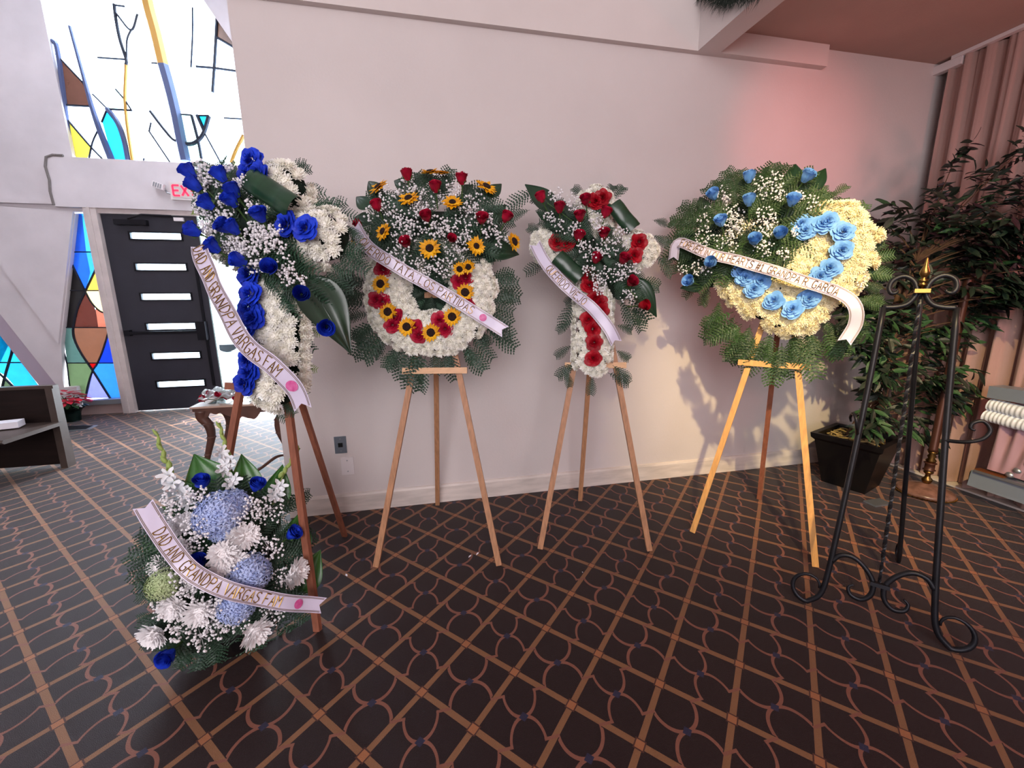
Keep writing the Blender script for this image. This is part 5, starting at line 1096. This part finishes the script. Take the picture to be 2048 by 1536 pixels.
# ------------------------------------------------------------------ exit sign, plates, floor vent, petals, garland
ex = thing('exit_sign', 'small white EXIT sign with red letters over the door', 'sign', (-2.60, YE-.07, 2.55))
build(MB().bb(-2.79, -2.41, YE-.115, YE-.072, 2.555, 2.755), 'housing', M['sign'], ex)
build(MB().bb(-2.765, -2.435, YE-.119, YE-.115, 2.575, 2.735), 'face', mat('exit_face', '#c9c2c0', .5), ex)
q = MB(); xx = -2.755
for c in 'EXIT':
    w_ = .034 if c == 'I' else .066
    st = {'E': [(0, 0, 0, 1), (0, 1, 1, 1), (0, .5, .85, .5), (0, 0, 1, 0)], 'X': [(0, 0, 1, 1), (0, 1, 1, 0)], 'I': [(.5, 0, .5, 1)], 'T': [(.5, 0, .5, 1), (0, 1, 1, 1)]}[c]
    for x0, z0, x1, z1 in st: q.bar((xx+x0*w_, YE-.121, 2.60+.112*z0), (xx+x1*w_, YE-.121, 2.60+.112*z1), .020, .004, (0, 0, 1) if abs(z1-z0) < .1 else (1, 0, 0))
    xx += w_+.022
build(q, 'letters', M['exitl'], ex, label='red EXIT letters')
lm = thing('emergency_lamp', 'tilted white emergency lamp head beside the exit sign', 'lamp', (-2.90, YE-.07, 2.70))
q = MB().box((-2.895, YE-.12, 2.70), (.11, .05, .065), Matrix.Rotation(.35, 3, 'Y')); build(q, 'lamp_head', M['white'], lm)
for k in range(4): build(MB().box((-2.93+.022*k, YE-.148, 2.712-.008*k), (.010, .008, .05), Matrix.Rotation(.35, 3, 'Y')), 'louvre', M['alu'], lm)
build(MB().tube([(-2.85, YE-.07, 2.66), (-2.83, YE-.1, 2.63), (-2.79, YE-.09, 2.62)], .008, 6), 'conduit', M['alu'], lm)
op = thing('wall_outlet', 'stainless wall plate with a black socket above the blank plate', 'wall plate', (-.548, YW, .415))
build(MB().bb(-.585, -.512, YW-.006, YW, .413, .527), 'plate', M['steel'], op)
build(MB().bb(-.562, -.535, YW-.012, YW-.006, .457, .485), 'socket', M['black'], op)
for z in (.430, .511): build(MB().tube([(-.548, YW-.006, z), (-.548, YW-.009, z)], .004, 8), 'screw', M['alu'], op)
op = thing('blank_plate', 'blank white wall plate low on the cream wall', 'wall plate', (-.515, YW, .262))
build(MB().bb(-.556, -.478, YW-.006, YW, .262, .382), 'plate', M['white'], op)
for z in (.285, .36): build(MB().tube([(-.517, YW-.006, z), (-.517, YW-.008, z)], .004, 8), 'screw', M['alu'], op)
v0, v1, v2, v3 = [onZ(*p) for p in ((118, 853), (196, 851), (178, 860), (118, 864))]
fv = thing('floor_grille', 'flat dark floor grille with bright metal edge beside the pew', 'grille', (v0+v2)/2)
build(MB().prism([p+Vector((0, 0, .001)) for p in (v0, v1, v2, v3)], (0, 0, .006)), 'frame', M['alu'], fv)
c_ = (v0+v1+v2+v3)/4; build(MB().prism([p.lerp(c_, .22)+Vector((0, 0, .004)) for p in (v0, v1, v2, v3)], (0, 0, .006)), 'grille', M['black'], fv)
for k, (px, py, a) in enumerate(((693, 1152, .4), (940, 1114, -.7), (955, 1109, 2.5), (1165, 1146, .3))):
    p = onZ(px, py); L = .028 if k < 3 else .008
    me = MB().grid(lambda u_, v_: ((2*u_-1)*.005*math.sin(PI*min(.999, max(.001, v_)))*(L/.028), L*(v_-.5), .003+.003*abs(2*u_-1)), 2, 5)
    o = build(me, 'petal', M['paper'], None, label=['fallen white petal nearest the floor arrangement', 'fallen white petal between the wreath easel feet, left of two', 'fallen white petal between the wreath easel feet, right of two', 'tiny white petal crumb near the red cross easel'][k], cat='petal', group='petals on the carpet')
    o.location = p; o.rotation_euler = (0, 0, a)
gr = thing('garland', 'dark green needle garland hanging on the ceiling header', 'garland', (1.78, 2.45, 3.25))
q = MB(); rr = random.Random(8)
spine = [onX(px, py, 1.79) for px, py in ((1395, -16), (1430, -10), (1450, -2), (1480, -8), (1530, -20))]
sp_ = catmull(spine, 30); build(MB().tube(sp_, .006, 5), 'wire', M['stem'], gr)
for k in range(900):
    p = sp_[rr.randrange(31)]+Vector((rr.uniform(-.02, .01), rr.uniform(-.03, .03), rr.uniform(-.02, .02))); d = Vector((rr.uniform(-.5, .15), rr.uniform(-1, 1), rr.uniform(-1.3, .3))).normalized()*rr.uniform(.04, .085); s_ = d.cross(Vector((1, .3, 0))).normalized()*.0018
    q.add([p-s_, p+s_, p+d], [(0, 1, 2)])
build(q, 'needles', M['garl'], gr, kind='stuff')
